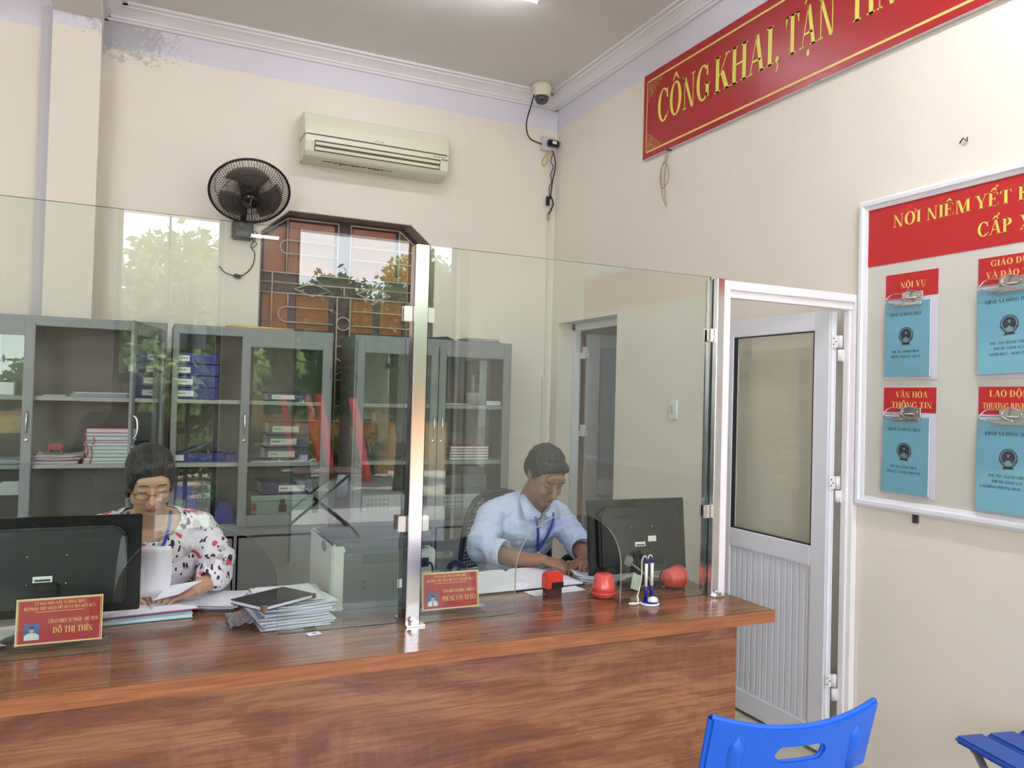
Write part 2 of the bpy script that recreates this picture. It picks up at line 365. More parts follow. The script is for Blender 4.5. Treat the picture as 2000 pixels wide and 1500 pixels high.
def _dia(d, w):
    c = w/2
    if d == '\u0301': return [[(c-.06, 1.07), (c, 1.07), (c+.20, 1.28), (c+.08, 1.30)]]
    if d == '\u0300': return [[(c, 1.07), (c+.06, 1.07), (c-.08, 1.30), (c-.20, 1.28)]]
    if d == '\u0302': return [[(c-.24, 1.07), (c-.16, 1.07), (c, 1.20), (c, 1.30), (c-.05, 1.30)], [(c+.24, 1.07), (c+.16, 1.07), (c, 1.20), (c, 1.30), (c+.05, 1.30)]]
    if d == '\u0306': return _arc(c, 1.26, .2, .2, 180, 360, .07, .08, 10)
    if d == '\u0303': return _arc(c-.11, 1.13, .12, .1, 20, 170, .05, .06, 8)+_arc(c+.11, 1.2, .12, .1, 190, 340, .05, .06, 8)
    if d == '\u0309': return _arc(c, 1.22, .1, .09, -90, 160, .05, .05, 10)+_r(c-.03, 1.06, c+.02, 1.15)
    if d == '\u0323': return _arc(c, -.16, .085, .085, 0, 360, .084, .084, 12)
    if d == '\u031b': return _arc(w-.13, .98, .15, .20, -70, 60, .06, .05, 8)
    return []
def text2d(s):
    out = []; x = 0
    for ch in s:
        d = unicodedata.normalize('NFD', ch); base = d[0]
        w, polys = G.get(base, G[' '])
        marks = [k for k in d[1:]]
        both = '\u0302' in marks
        for p in polys: out.append([(a+x, b) for a, b in p])
        for k in marks:
            ox = oy = 0
            if both and k in ('\u0301', '\u0300', '\u0309'): ox, oy = .14, .16
            for p in _dia(k, w): out.append([(a+x+ox, b+oy) for a, b in p])
        x += w+.03
    return out, x-.03
def text(mb, s, T, h, width=None, x=0, z=0, align='c', mi=0, eps=0):
    """T maps local (right, out, up): text laid in local x-z plane, y = eps."""
    polys, w = text2d(s); sx = (width/w) if width else h*.9
    x0 = x-(w*sx/2 if align == 'c' else 0)
    for p in polys:
        vs = [(x0+a*sx, eps, z+b*h) for a, b in p]
        # orient all outlines the same way (front towards -y)
        ar = sum(vs[i][0]*vs[(i+1) % len(vs)][2]-vs[(i+1) % len(vs)][0]*vs[i][2] for i in range(len(vs)))
        if ar < 0: vs.reverse()
        mb.add(vs, [tuple(range(len(vs)))], mi, T)
def flat(mb, name, mats, parent):
    """build without normal recalculation (flat prints)"""
    me = bpy.data.meshes.new(name); me.from_pydata(mb.v, [], mb.f)
    for mt in (mats if isinstance(mats, (list, tuple)) else [mats]): me.materials.append(mt)
    for p, mi in zip(me.polygons, mb.m): p.material_index = mi
    o = bpy.data.objects.new(name, me); COL.objects.link(o); o.parent = parent; return o
# ================================================================== THE ROOM
XR, YB, ZC = 2.798, 5.302, 3.79
struct(MB().box(-4.6, XR+.0, YF-.2, YB, -.1, 0).build('floor', floor_m))
struct(MB().box(-4.6, XR+.2, YF-.2, YB+.2, ZC, ZC+.15).build('ceiling', ceil_m))
# back wall with the window opening (octagonal head)
wx0, wx1, wz0, wz1, cx0, cx1, czl = .66, 1.85, .9, 2.70, .835, 1.667, 2.545
w = MB()
w.box(-.32, wx0, YB, YB+.22, 0, ZC); w.box(wx1, XR+.2, YB, YB+.22, 0, ZC)
w.box(wx0, wx1, YB, YB+.22, 0, wz0); w.box(wx0, wx1, YB, YB+.22, wz1, ZC)
w.prism([(wx0, czl), (cx0, wz1), (wx0, wz1)], YB, YB+.22, 'y'); w.prism([(wx1, czl), (wx1, wz1), (cx1, wz1)], YB, YB+.22, 'y')
w.box(-4.6, -.52, 5.20, YB+.22, 0, ZC)
struct(w.build('wall_back', wall_m))
struct(MB().box(-.52, -.275, 5.10, YB+.1, 0, 3.62).build('trim_1', wall_m))
struct(MB().box(-.52, -.275, YF, YB, 3.62, ZC).build('trim_2', ceil_m))
# right wall with the inner doorway
w = MB(); dy0, dy1, dz = 4.39, 5.20, 2.075
w.box(XR, XR+.2, YF-.2, dy0, 0, ZC); w.box(XR, XR+.2, dy1, YB+.2, 0, ZC); w.box(XR, XR+.2, dy0, dy1, dz, ZC)
struct(w.build('wall_right', wall_m))
struct(MB().box(-4.8, -4.6, YF-.2, YB+.2, 0, ZC).build('wall_left', wall_m))
# front wall behind the camera: three tall openings, the leftmost added unseen to admit daylight
w = MB(); ox = [(-3.5, -1.3), (-.22, .60), (1.20, 2.72)]
px = -4.6
for a, b in ox: w.box(px, a, YF-.2, YF, 0, ZC); w.box(a, b, YF-.2, YF, 3.1, ZC); px = b
w.box(px, XR, YF-.2, YF, 0, ZC)
struct(w.build('wall_front', wall_m))
# room beyond the inner doorway
w = MB(); w.box(XR+.2, 4.6, 3.4, 3.5, 0, 2.9); w.box(XR+.2, 4.6, 6.2, 6.3, 0, 2.9); w.box(4.5, 4.6, 3.4, 6.3, 0, 2.9); w.box(XR+.2, 4.6, 3.4, 6.3, 2.9, 3.0)
struct(w.build('wall_side_room', mat('side_room_wood', (.065, .04, .026), .5, var=.2, vscale=3)))
struct(MB().box(XR, 4.6, 3.4, 6.3, -.1, 0).build('floor', floor_m))
# plaster cornice
prof = [(0, 3.70), (.022, 3.70), (.022, 3.716), (.034, 3.716), (.034, 3.73), (.045, 3.738), (.066, 3.752), (.09, 3.762), (.098, 3.762), (.098, 3.774), (.125, 3.774), (.125, ZC), (0, ZC)]
cm = MB(); cm.prism([(YB-d, z) for d, z in prof][::-1], -.275, XR, 'x'); struct(cm.build('trim_3', white_paint))
cm = MB(); cm.prism([(XR-d, z) for d, z in prof], YF, YB, 'y'); struct(cm.build('trim_4', white_paint))
cm = MB(); cm.prism([(-.275+d, z) for d, z in prof][::-1], YF, YB, 'y'); struct(cm.build('trim_5', white_paint))
# picture-rail line low on the back wall
struct(MB().box(2.20, XR, YB-.008, YB, 1.20, 1.225).build('trim_6', wall_m))

# ---- window on the back wall
win = thing('window_1', None, None); win['kind'] = 'structure'
fr = MB(); Y0 = YB+.15
fr.box(wx0, wx1, Y0, Y0+.05, wz0, wz1)
fr.build('window_frame', mat('window_dark_wood', (.085, .04, .05), .45, var=.2, vscale=4), win)
for a, b, c_, d in [(.86, 1.165, 2.30, 2.655), (1.29, 1.60, 2.30, 2.655), (.70, .865, 1.93, 2.165), (.92, 1.14, 1.93, 2.165), (1.28, 1.45, 1.93, 2.165), (1.50, 1.66, 1.93, 2.165), (1.70, 1.82, 1.93, 2.165),
                    (.70, 1.14, .98, 1.84), (1.245, 1.30, 1.3, 1.84), (1.36, 1.80, .98, 1.84)]:
    MB().box(a, b, Y0-.012, Y0, c_, d).build('pane', orange_w, win)
p = MB(); p.prism([(.70, 2.30), (.84, 2.30), (.84, 2.64), (.70, 2.53)], Y0-.012, Y0, 'y'); p.build('pane', orange_w, win)
p = MB(); p.prism([(1.63, 2.30), (1.82, 2.30), (1.82, 2.49), (1.66, 2.64), (1.63, 2.64)], Y0-.012, Y0, 'y'); p.build('pane', orange_w, win)
g = MB(); gy = Y0-.05; gr = .0055
def bar(*pts): g.tube([(x, gy, z) for x, z in pts], gr, 6)
for x in (.845, 1.184, 1.271, 1.616): bar((x, 2.29), (x, 2.665))
bar((.845, 2.665), (1.184, 2.665)); bar((1.271, 2.665), (1.616, 2.665)); bar((.67, 2.54), (.845, 2.665)); bar((1.616, 2.665), (1.82, 2.5))
for z in (2.30, 2.235, 2.165): bar((.66, z), (1.85, z))
def slot(x0, x1, z0, z1, left=True):
    r = (z1-z0)/2; zc = (z0+z1)/2
    if left: bar((x1, z1), *[(x0+r+r*cos(a), zc+r*sin(a)) for a in [pi/2+pi*i/10 for i in range(11)]], (x1, z0))
    else: bar((x0, z1), *[(x1-r+r*cos(a), zc+r*sin(a)) for a in [pi/2-pi*i/10 for i in range(11)]], (x0, z0))
slot(.80, 1.18, 2.43, 2.52); slot(1.275, 1.78, 2.43, 2.52, False); slot(.80, 1.17, 1.975, 2.075); slot(1.29, 1.74, 1.975, 2.075, False)
for c_ in (1.02, 1.44): bar((c_-.12, 2.20), (c_, 2.245), (c_+.12, 2.20), (c_, 2.155), (c_-.12, 2.20))
bar((.756, 2.30), (.756, 1.9)); bar((.86, 2.165), (.86, 2.075)); bar((1.235, 2.235), (1.235, 2.165)); bar((1.70, 2.165), (1.70, 2.075))
g.tube([(1.235+.045*cos(a), gy, 1.985+.045*sin(a)) for a in [2*pi*i/16 for i in range(17)]], gr, 6)
for x in (1.19, 1.28): bar((x, 2.165), (x, .95))
for z in (1.83, 1.60, 1.42): bar((1.19, z), (1.28, z))
bar((1.19, 1.75), (1.28, 1.69), (1.19, 1.63)); bar((1.28, 1.36), (1.19, 1.30), (1.28, 1.24))
g.build('window_grille', grille_m, win)
rv = MB(); t_ = .006   # grey-brown painted reveal
for (a, b) in (((cx0, wz1), (cx1, wz1)), ((wx0, czl), (cx0, wz1)), ((cx1, wz1), (wx1, czl)), ((wx1, czl), (wx1, wz0)), ((wx0, wz0), (wx0, czl))):
    dx, dz_ = b[0]-a[0], b[1]-a[1]; L_ = sqrt(dx*dx+dz_*dz_); n_ = (dz_/L_*t_, -dx/L_*t_)
    rv.prism([a, b, (b[0]+n_[0], b[1]+n_[1]), (a[0]+n_[0], a[1]+n_[1])], YB-.002, Y0, 'y')
rv.build('window_reveal', revel_m, win)

# ---- doors in the front wall (open to the yard, leftmost in the added daylight opening): slim mullioned frames
for n, (a, b) in enumerate(ox):
    d = thing('door_%d' % (n+2), None, None); d['kind'] = 'structure'
    f_ = MB(); f_.box(a, a+.04, YF-.15, YF-.10, 0, 3.1); f_.box(b-.04, b, YF-.15, YF-.10, 0, 3.1); f_.box(a, b, YF-.15, YF-.10, 3.04, 3.1)
    if n == 1: f_.box(.165, .18, YF-.14, YF-.11, 2.0, 3.1)
    f_.build('door_frame', mat('dark_door_frame', (.10, .08, .07), .5), d)

# ---- inner doorway: white frame and the open leaf beyond it
d = thing('door_1', None, None); d['kind'] = 'structure'
f_ = MB(); f_.box(XR+.12, XR+.17, dy1-.05, dy1, 0, dz); f_.box(XR+.12, XR+.17, dy0, dy0+.05, 0, dz); f_.box(XR+.12, XR+.17, dy0, dy1, dz-.05, dz)
f_.build('door_frame', alu_white, d, bevel=.004)
lf = MB(); T = TR(XR+.20, dy1-.09, 0) @ RZ(radians(-9))
def lbox(a, b, c_, e, f2, g2, mi=0, mb=lf, T=T): mb.box(a, b, c_, e, f2, g2, mi, T)
lbox(0, .72, -.02, .02, .0, .10); lbox(0, .10, -.02, .02, .1, 2.0); lbox(.62, .72, -.02, .02, .1, 2.0); lbox(.1, .62, -.02, .02, 1.9, 2.0); lbox(.1, .62, -.02, .02, .80, .92)
lbox(.1, .62, -.008, .008, .1, .8)
lo = lf.build('door_leaf', mat('lilac_grey_paint', (.50, .48, .52), .45), d, bevel=.003)
gl = MB(); gl.box(.1, .62, -.004, .004, .92, 1.9, 0, T); gl.build('door_glass', mat('frosted_grey_glass', (.36, .37, .40), .25), lo)
for z in (1.86, 1.28, .45): hn = MB(); hn.box(XR+.165, XR+.20, dy1-.13, dy1-.05, z-.04, z+.0); hn.box(XR+.175, XR+.22, dy1-.10, dy1-.06, z-.001, z+.045); hn.build('hinge', wht_pl, d)

# ================================================================== WALL FITTINGS
# cable trunking at the pillar and in the corner
tag(MB().box(-.577, -.522, 5.165, 5.198, 1.0, 3.66).build('cable_trunking', mat('trunking_grey', (.58, .56, .60), .5), bevel=.003), 'pale grey vertical cable trunking running up beside the pillar on the left', 'trunking')
t = thing('cable_trunking', 'thin cream cable trunking running down the corner beneath the camera wires', 'trunking', (0, 0, 0))
MB().box(2.738, 2.760, YB-.016, YB-.001, 1.66, 3.30).build('narrow_trunking', mat('trunking_cream', (.74, .70, .62), .5), t, bevel=.002)
MB().box(2.722, 2.764, YB-.02, YB-.001, .3, 1.66).build('wide_trunking', MATS['trunking_cream'], t, bevel=.002)
MB().box(2.720, 2.766, YB-.023, YB-.001, 1.64, 1.67).build('joint_cover', MATS['trunking_cream'], t, bevel=.002)

# wall switch
t = thing('wall_switch', 'small white switch plate on the right wall behind the glass', 'switch', (XR-.001, 3.755, 1.467))
MB().box(-.012, 0, -.038, .038, -.058, .058).build('plate', wht_pl, t, bevel=.003)
MB().box(-.020, -.012, -.012, .012, -.022, .022).build('rocker', mat('switch_ivory', (.60, .56, .50), .4), t, bevel=.002)

# ---- air conditioner
ac = thing('air_conditioner', 'aged cream split air conditioner high on the back wall above the window', 'air conditioner', (1.372, YB-.001, 3.013))
H, D_, L2 = .307, .205, .488
pf = [(0, 0), (0, H), (-.12, H), (-.165, H-.02), (-.192, H-.09), (-.200, H-.14), (-.203, .147)]
pf2 = [(-.203, .142), (-.204, .10), (-.192, .040), (-.172, .014), (-.13, 0), (0, 0), (0, .142)]
b_ = MB(); b_.prism([(y, z) for y, z in pf[1:]]+[(0, .147)], -L2, L2, 'x'); b_.build('front_cover', cream_pl, ac, bevel=.004)
b_ = MB(); b_.prism(pf2, -L2+.004, L2-.004, 'x'); b_.build('casing', cream_pl, ac, bevel=.004)
b_ = MB(); b_.box(-L2+.02, L2-.02, -.199, -.05, .139, .150); b_.build('seam', cream_dk, ac)
n_ = Vector((0, -.876, .482)); up = Vector((0, .876*0+.482*-1, -.876)); 
# outlet on the sloping underside
TT = TR(0, -.1985, .074) @ RX(radians(10.5))
b_ = MB(); b_.box(-.425, .425, -.003, .003, -.032, .036, 0, TT); b_.build('outlet', cream_dk, ac)
for z in (.017, -.016):
    b_ = MB(); b_.box(-.42, .42, -.010, -.004, z-.010, z+.009, 0, TT); b_.build('louvre', cream_pl, ac, bevel=.002)
tx = MB(); text(tx, 'PANASONIC', TR(0, -.2045, .158), .010, .06, x=0, mi=0); flat(tx, 'badge_lettering', mat('badge_grey', (.18, .18, .16), .5), ac)
ic = MB()
for i in range(5): ic.box(.375+i*.019, .384+i*.019, -.2062, -.2032, .124, .131)
ic.box(.432, .452, -.2055, -.200, .108, .117); ic.box(.457, .477, -.2055, -.200, .106, .117)
ic.build('indicator_marks', mat('badge_grey', (.18, .18, .16), .5), ac)
dr = MB(); rr = random.Random(3); top = [(-.36+.012*i, .002) for i in range(40)]; bot = [(-.36+.012*i, -.001-(rr.random()**3)*.012*(1 if i < 34 else 0)) for i in range(40)]
dr.prism(top[::-1]+bot, -.136, -.133, 'y')
dr.build('dirt_drips', mat('dirt', (.12, .08, .05), .8), ac)

# ---- wall fan
fan = thing('wall_fan', 'black oscillating wall fan tilted downward beside the window', 'fan', (.545, YB-.001, 2.52))
b_ = MB(); b_.box(-.065, .065, -.06, 0, -.055, .065); b_.build('wall_bracket', dark_pl, fan, bevel=.012)
b_ = MB(); b_.box(-.04, .04, -.068, -.058, -.035, -.005); b_.lathe([(.022, 0), (.022, .012), (.015, .016)], 18, T=TR(0, -.06, .035) @ RX(pi/2)); b_.build('control_knobs', mat('charcoal_light', (.12, .12, .13), .4), fan)
b_ = MB(); b_.tube(spline([(0, -.04, .05), (0, -.10, .10), (0, -.135, .17), (0, -.16, .24)]), .018, 10); b_.build('arm', black_pl, fan)
fT = TR(.013, -.245, .205) @ RX(radians(-47))       # local -y is the blowing direction, turned down
fT = TR(.013, -.245, .205) @ RX(radians(50))
b_ = MB(); b_.lathe([(.0, -.06), (.045, -.055), (.058, -.02), (.058, .05), (.05, .10), (.03, .12), (0, .125)][::1], 20, T=fT @ RX(-pi/2)); b_.build('motor', black_pl, fan)
R_ = .235
b_ = MB(); b_.tube([(R_*cos(a), 0, R_*sin(a)) for a in [2*pi*i/48 for i in range(49)]], .0075, 8, caps=False, T=fT); b_.build('rim', black_pl, fan)
NW = 84
b_ = MB()
for k in range(NW):
    a = 2*pi*k/NW; c_, s_ = cos(a), sin(a)
    b_.tube([(c_*r, y, s_*r) for r, y in ((.045, -.085), (.11, -.083), (.17, -.066), (.215, -.035), (.234, -.004))], .0017, 4, caps=False, T=fT)
for r, y in ((.105, -.083), (.17, -.066)): b_.tube([(r*cos(a), y, r*sin(a)) for a in [2*pi*i/40 for i in range(41)]], .0017, 5, caps=False, T=fT)
b_.build('front_guard', black_pl, fan)
b_ = MB()
for k in range(NW):
    a = 2*pi*k/NW; c_, s_ = cos(a+.02), sin(a+.02)
    b_.tube([(c_*r, y, s_*r) for r, y in ((.05, .072), (.13, .070), (.19, .055), (.225, .03), (.236, .002))], .0017, 4, caps=False, T=fT)
for r, y in ((.13, .070), (.20, .05)): b_.tube([(r*cos(a), y, r*sin(a)) for a in [2*pi*i/40 for i in range(41)]], .0017, 5, caps=False, T=fT)
b_.build('rear_guard', black_pl, fan)
b_ = MB(); b_.lathe([(0, -.012), (.03, -.012), (.047, -.004), (.05, .006), (.05, .012), (0, .012)], 24, T=fT @ TR(0, -.088, 0) @ RX(-pi/2) @ RX(pi)); b_.build('hub_cap', black_gl, fan)
b_ = MB(); b_.box(-.003, .003, -.1025, -.0995, -.022, .022, 0, fT); b_.build('cap_mark', mat('dull_gold', (.3, .26, .1), .4), fan)
b_ = MB(); b_.lathe([(0, -.03), (.03, -.03), (.034, .03), (0, .03)], 18, T=fT @ TR(0, -.02, 0) @ RX(pi/2)); b_.build('hub', black_pl, fan)
for k in range(3):
    bl = MB(); a0 = radians(90+120*k); nr, na = 8, 8; vs = []
    for i in range(nr+1):
        r = .03+.165*i/nr; half = radians(15+32*sin(min(1, i/nr*1.15)*pi*.52))
        for j in range(na+1):
            q = -half+2*half*j/na; rr_ = r*(1-.10*(abs(q)/half)**2*(i/nr)) ; a = a0+q+.25*i/nr
            vs.append((rr_*cos(a), -.02+.03*(j/na-.5)*(1.2-.3*i/nr), rr_*sin(a)))
    bl.add(vs, [(i*(na+1)+j, i*(na+1)+j+1, (i+1)*(na+1)+j+1, (i+1)*(na+1)+j) for i in range(nr) for j in range(na)], 0, fT, True)
    o = bl.build('blade', mat('smoky_blade', (.20, .17, .155), .35), fan); md = o.modifiers.new('thickness', 'SOLIDIFY'); md.thickness = .0025
b_ = MB(); b_.tube(spline([(.03, -.17, .19), (.05, -.10, .03), (.075, -.04, -.04), (.055, -.03, -.09), (.08, -.02, -.13), (.07, -.015, -.21), (.02, -.012, -.27), (-.03, -.012, -.285)], 8), .0035, 6)
b_.tube(spline([(.05, -.03, .02), (.09, -.03, .0), (.06, -.03, -.04), (.09, -.03, -.07), (.06, -.03, -.10)], 8), .003, 6)
b_.tube(spline([(-.03, -.012, -.285), (-.09, -.012, -.27), (-.13, -.01, -.23)], 6), .003, 6)
b_.build('power_cord', black_pl, fan)
b_ = MB(); b_.box(-.022, .022, -.03, -.004, -.012, .012, 0, TR(-.02, 0, -.285) @ RY(.2)); b_.build('inline_switch', black_pl, fan, bevel=.005)

# ---- dome camera, its cable and the junction box
cmr = thing('dome_camera', 'cream dome security camera on the ceiling near the corner', 'camera', (2.56, 5.10, ZC-.001))
b_ = MB(); b_.lathe([(.0, 0), (.072, 0), (.074, -.03), (.074, -.035), (.068, -.037), (.066, -.085), (.060, -.09), (0, -.09)][::-1], 28); b_.build('housing', mat('camera_cream', (.72, .68, .52), .35), cmr)
b_ = MB(); b_.lathe([(0, -.145), (.02, -.142), (.038, -.13), (.05, -.112), (.054, -.09)], 28); b_.build('dome', mat('camera_dome', (.05, .05, .055), .08, coat=.5), cmr)
b_ = MB(); b_.ell((-.012, -.030, -.118), .016); b_.build('lens', black_gl, cmr)
def wire(name, label, cat, pts, r, m, n=8): return tag(MB().tube(spline(pts, n), r, 7).build(name, m), label, cat)
t = thing('camera_cable', 'black cable looping from the dome camera down the corner', 'cable')
MB().tube(spline([(2.49, 5.08, 3.70), (2.475, 5.10, 3.62), (2.49, 5.20, 3.52), (2.55, 5.26, 3.445), (2.66, 5.275, 3.42), (2.75, 5.27, 3.38), (2.775, 5.27, 3.27), (2.755, 5.27, 3.15), (2.742, 5.275, 3.02)], 8), .005, 7).build('main_cable', black_pl, t)
MB().tube(spline([(2.75, 5.27, 3.36), (2.735, 5.265, 3.30), (2.755, 5.265, 3.26), (2.735, 5.265, 3.20), (2.745, 5.265, 3.15), (2.725, 5.265, 3.09), (2.735, 5.265, 3.02)], 8), .0035, 6).build('thin_cable', black_pl, t)
MB().tube(spline([(2.742, 5.275, 3.05), (2.765, 5.27, 2.99), (2.75, 5.27, 2.94), (2.73, 5.27, 2.90)], 8), .006, 7).build('connector_lead', black_pl, t)
MB().box(-.012, .012, -.012, .012, -.035, .035, 0, TR(2.722, 5.275, 3.00)).build('connector', black_pl, t, bevel=.004)
MB().box(-.008, .008, -.01, .01, -.03, .03, 0, TR(2.733, 5.278, 2.885)).build('bare_plug', mat('brass_plug', (.5, .35, .25), .4), t, bevel=.002)
t = thing('junction_box', 'small white junction box at the corner with a black adapter plugged in', 'junction box', (2.66, YB-.001, 3.44))
MB().box(0, .10, -.035, 0, -.06, .045).build('box', mat('box_lilac', (.62, .60, .66), .5), t, bevel=.004)
MB().box(.035, .125, -.075, -.036, -.035, .015).build('adapter', black_pl, t, bevel=.008)
MB().box(.065, .10, -.0765, -.075, -.018, .004).build('adapter_sticker', paper, t)
MB().tube(spline([(.06, -.02, -.058), (.03, -.03, -.10), (.005, -.03, -.15), (.02, -.03, -.185), (.045, -.03, -.15), (.05, -.03, -.10), (.07, -.03, -.065), (.10, -.03, -.055)], 8), .0042, 6).build('yellow_lead', mat('yellow_lead', (.55, .38, .08), .5), t)

# coil of string hanging under the banner
wire('hanging_twine', 'loop of pale twine hanging under the left end of the banner', 'twine',
     [(XR-.012, 3.85, 3.01), (XR-.02, 3.872, 2.96), (XR-.02, 3.885, 2.93), (XR-.025, 3.905, 2.90), (XR-.025, 3.915, 2.84), (XR-.025, 3.90, 2.79), (XR-.03, 3.86, 2.785), (XR-.03, 3.825, 2.82), (XR-.03, 3.825, 2.88), (XR-.03, 3.85, 2.925), (XR-.025, 3.888, 2.93),
      (XR-.025, 3.905, 2.87), (XR-.022, 3.90, 2.79), (XR-.02, 3.885, 2.72), (XR-.02, 3.86, 2.675), (XR-.018, 3.855, 2.67), (XR-.018, 3.87, 2.72), (XR-.018, 3.878, 2.79), (XR-.016, 3.88, 2.88), (XR-.012, 3.86, 2.98)], .0032, mat('twine', (.42, .34, .24), .8))
b_ = MB(); b_.tube([(XR-.03, 3.845, 3.005), (XR, 3.845, 3.005)], .006, 8)
tag(b_.build('nail', black_pl), 'dark nail under the banner holding the twine loop', 'nail')

# ================================================================== SIGNS
# wall frame: local right = -y, out = -x, up = z
def wallT(y, z, out=0.0): return Matrix(((0, 1, 0, XR-out), (-1, 0, 0, y), (0, 0, 1, z), (0, 0, 0, 1)))
# matrix maps local x->-y, local y->+x (so local -y is out of the wall), z->z
bn = thing('banner', 'long red slogan board with yellow lettering high on the right wall', 'banner', (XR, 4.103, 3.008))
def sign_child(mb, name, m, parent, isflat=True):
    o = flat(mb, name, m, parent) if isflat else mb.build(name, m, parent)
    return o
def WT(out=0): return Matrix(((0, 1, 0, -out), (-1, 0, 0, 0), (0, 0, 1, 0), (0, 0, 0, 1)))
BL = 3.2
MB().box(0, BL, -.022, 0, 0, .522, 0, WT(.003)).build('board', [red_p], bn)
MB().box(0, BL, -.019, 0, -.003, 0, 0, WT(.003)).build('edge_trim', mat('trim_white', (.7, .68, .68), .4), bn)
MB().box(-.0, .003, -.019, 0, -.003, .522, 0, TR(0, .003, 0) @ WT(.003)).build('edge_trim', MATS['trim_white'], bn)
q = MB(); e = -.0265
def fr_(x0, x1, z0, z1, mb=q, mi=0): mb.add([(x0, e, z0), (x1, e, z0), (x1, e, z1), (x0, e, z1)], [(0, 1, 2, 3)], mi, WT(0))
fr_(.033, .041, .030, .478); fr_(.033, BL-.04, .030, .042); fr_(.033, BL-.04, .466, .478)
sign_child(q, 'border_line', mat('border_gold', (.80, .60, .18), .4), bn)
q = MB()
def meander(fx, fz):
    def seg(a, b, c_, d):
        x0, x1 = sorted((a, c_)); z0, z1 = sorted((b, d)); w_ = .0022
        X0, X1 = .052+x0*.0105, .052+x1*.0105; Z0, Z1 = (.052+z0*.0105, .052+z1*.0105) if fz > 0 else (.456-z1*.0105, .456-z0*.0105)
        fr_(X0-w_/2*1, X1+w_/2, Z0-w_/2, Z1+w_/2, q)
    P = [[(0, 11), (0, 0), (13, 0)], [(1, 11), (1, 8), (2, 8), (2, 6), (1, 6)], [(1, 1), (1, 5), (4, 5), (4, 8), (3, 8), (3, 7)], [(1, 1), (3, 1), (3, 3), (1, 3)], [(2, 2), (2, 4), (4, 4), (4, 2), (2, 2)],
         [(5, 1), (5, 4), (7, 4), (7, 2), (6, 2)], [(5, 1), (8, 1), (8, 3), (10, 3), (10, 1), (13, 1)], [(3, 4), (3, 6), (5, 6), (5, 5), (7, 5)], [(4, 1), (4, 2)], [(1, 8), (1, 11)], [(9, 1), (9, 2)]]
    for pl in P:
        for a, b in zip(pl, pl[1:]): seg(a[0], a[1], b[0], b[1])
meander(1, 1); sign_child(q, 'corner_fret', mat('border_gold', (.80, .60, .18), .4), bn)
q.v, q.f, q.m, q.sm = [], [], [], []; meander(1, -1); sign_child(q, 'corner_fret', mat('border_gold', (.80, .60, .18), .4), bn)
TW = WT(.0268)
for s_, y0, y1 in (('CÔNG', 3.955, 3.462), ('KHAI,', 3.43, 2.935), ('TẬN', 2.905, 2.595), ('TÌNH,', 2.525, 2.12)):
    q = MB(); text(q, s_, TW, .195, y0-y1, x=4.103-y0, z=.182, align='l'); sign_child(q, 'lettering', yel, bn)

# ---- notice board
nb = thing('notice_board', 'white framed notice board with a red header on the right wall', 'notice board', (XR, 2.452, 1.088))
NBL, NBH = 2.35, 1.30; FW = .045
MB().box(FW*.6, NBL-FW*.6, -.008, 0, FW*.6, NBH-FW*.6, 0, WT(.004)).build('panel', board_m, nb)
f_ = MB()
fp = [(0, 0), (0, -.018), (.012, -.030), (.026, -.030), (.032, -.022), (.045, -.018), (.045, 0)]
def fpoly(a, b, mb, flip):   # moulded frame strip
    pass
for (x0, x1, z0, z1, vert) in ((0, FW, 0, NBH, 1), (NBL-FW, NBL, 0, NBH, 1)):
    ps = [(x0+p_[0] if x0 == 0 else x1-p_[0], p_[1]) for p_ in fp]
    n = len(ps); mt_ = [0, .0]
    vs = []
    for (dx, dy) in fp:
        X = dx if x0 == 0 else NBL-dx
        vs.append((X, dy, dx)); 
    for (dx, dy) in fp:
        X = dx if x0 == 0 else NBL-dx
        vs.append((X, dy, NBH-dx))
    f_.add(vs, [tuple(range(n)), tuple(range(2*n-1, n-1, -1))]+[(i, (i+1) % n, (i+1) % n+n, i+n) for i in range(n)], 0, WT(.002))
for z0 in (0, NBH):
    vs = []
    for X0 in (0, NBL):
        for (dx, dy) in fp:
            vs.append((abs(X0-dx), dy, dx if z0 == 0 else NBH-dx))
    n = len(fp); f_.add(vs, [tuple(range(n)), tuple(range(2*n-1, n-1, -1))]+[(i, (i+1) % n, (i+1) % n+n, i+n) for i in range(n)], 0, WT(.002))
f_.build('frame', alu_white, nb)
MB().box(FW-.002, NBL-FW+.002, -.0105, -.0085, 2.102-1.088, 2.349-1.088, 0, WT(.004)).build('header_sheet', red_h, nb)
TW = WT(.0150)
def ny(y): return 2.452-y
for s_, y0, y1, z in (('NƠI', 2.286, 2.156, 2.249), ('NIÊM', 2.133, 1.948, 2.249), ('YẾT', 1.932, 1.794, 2.249), ('BỘ', 1.772, 1.68, 2.249), ('CẤP', 1.921, 1.789, 2.146), ('XÃ', 1.765, 1.68, 2.146)):
    q = MB(); text(q, s_, TW, .052, y0-y1, x=ny(y0), z=z-1.088, align='l'); sign_child(q, 'header_lettering', yel, nb)
b_ = MB(); b_.box(ny(2.175), ny(2.155), -.012, 0, -.035, 0, 0, WT(0)); b_.build('hanger_clip', dark_pl, nb)
tag(MB().tube([(XR-.01, 2.0, 2.52), (XR-.012, 1.985, 2.535), (XR-.01, 1.97, 2.52), (XR-.01, 1.97, 2.535)], .003, 6).build('bent_nail', black_pl), 'bent black nail on the right wall above the notice board', 'nail')

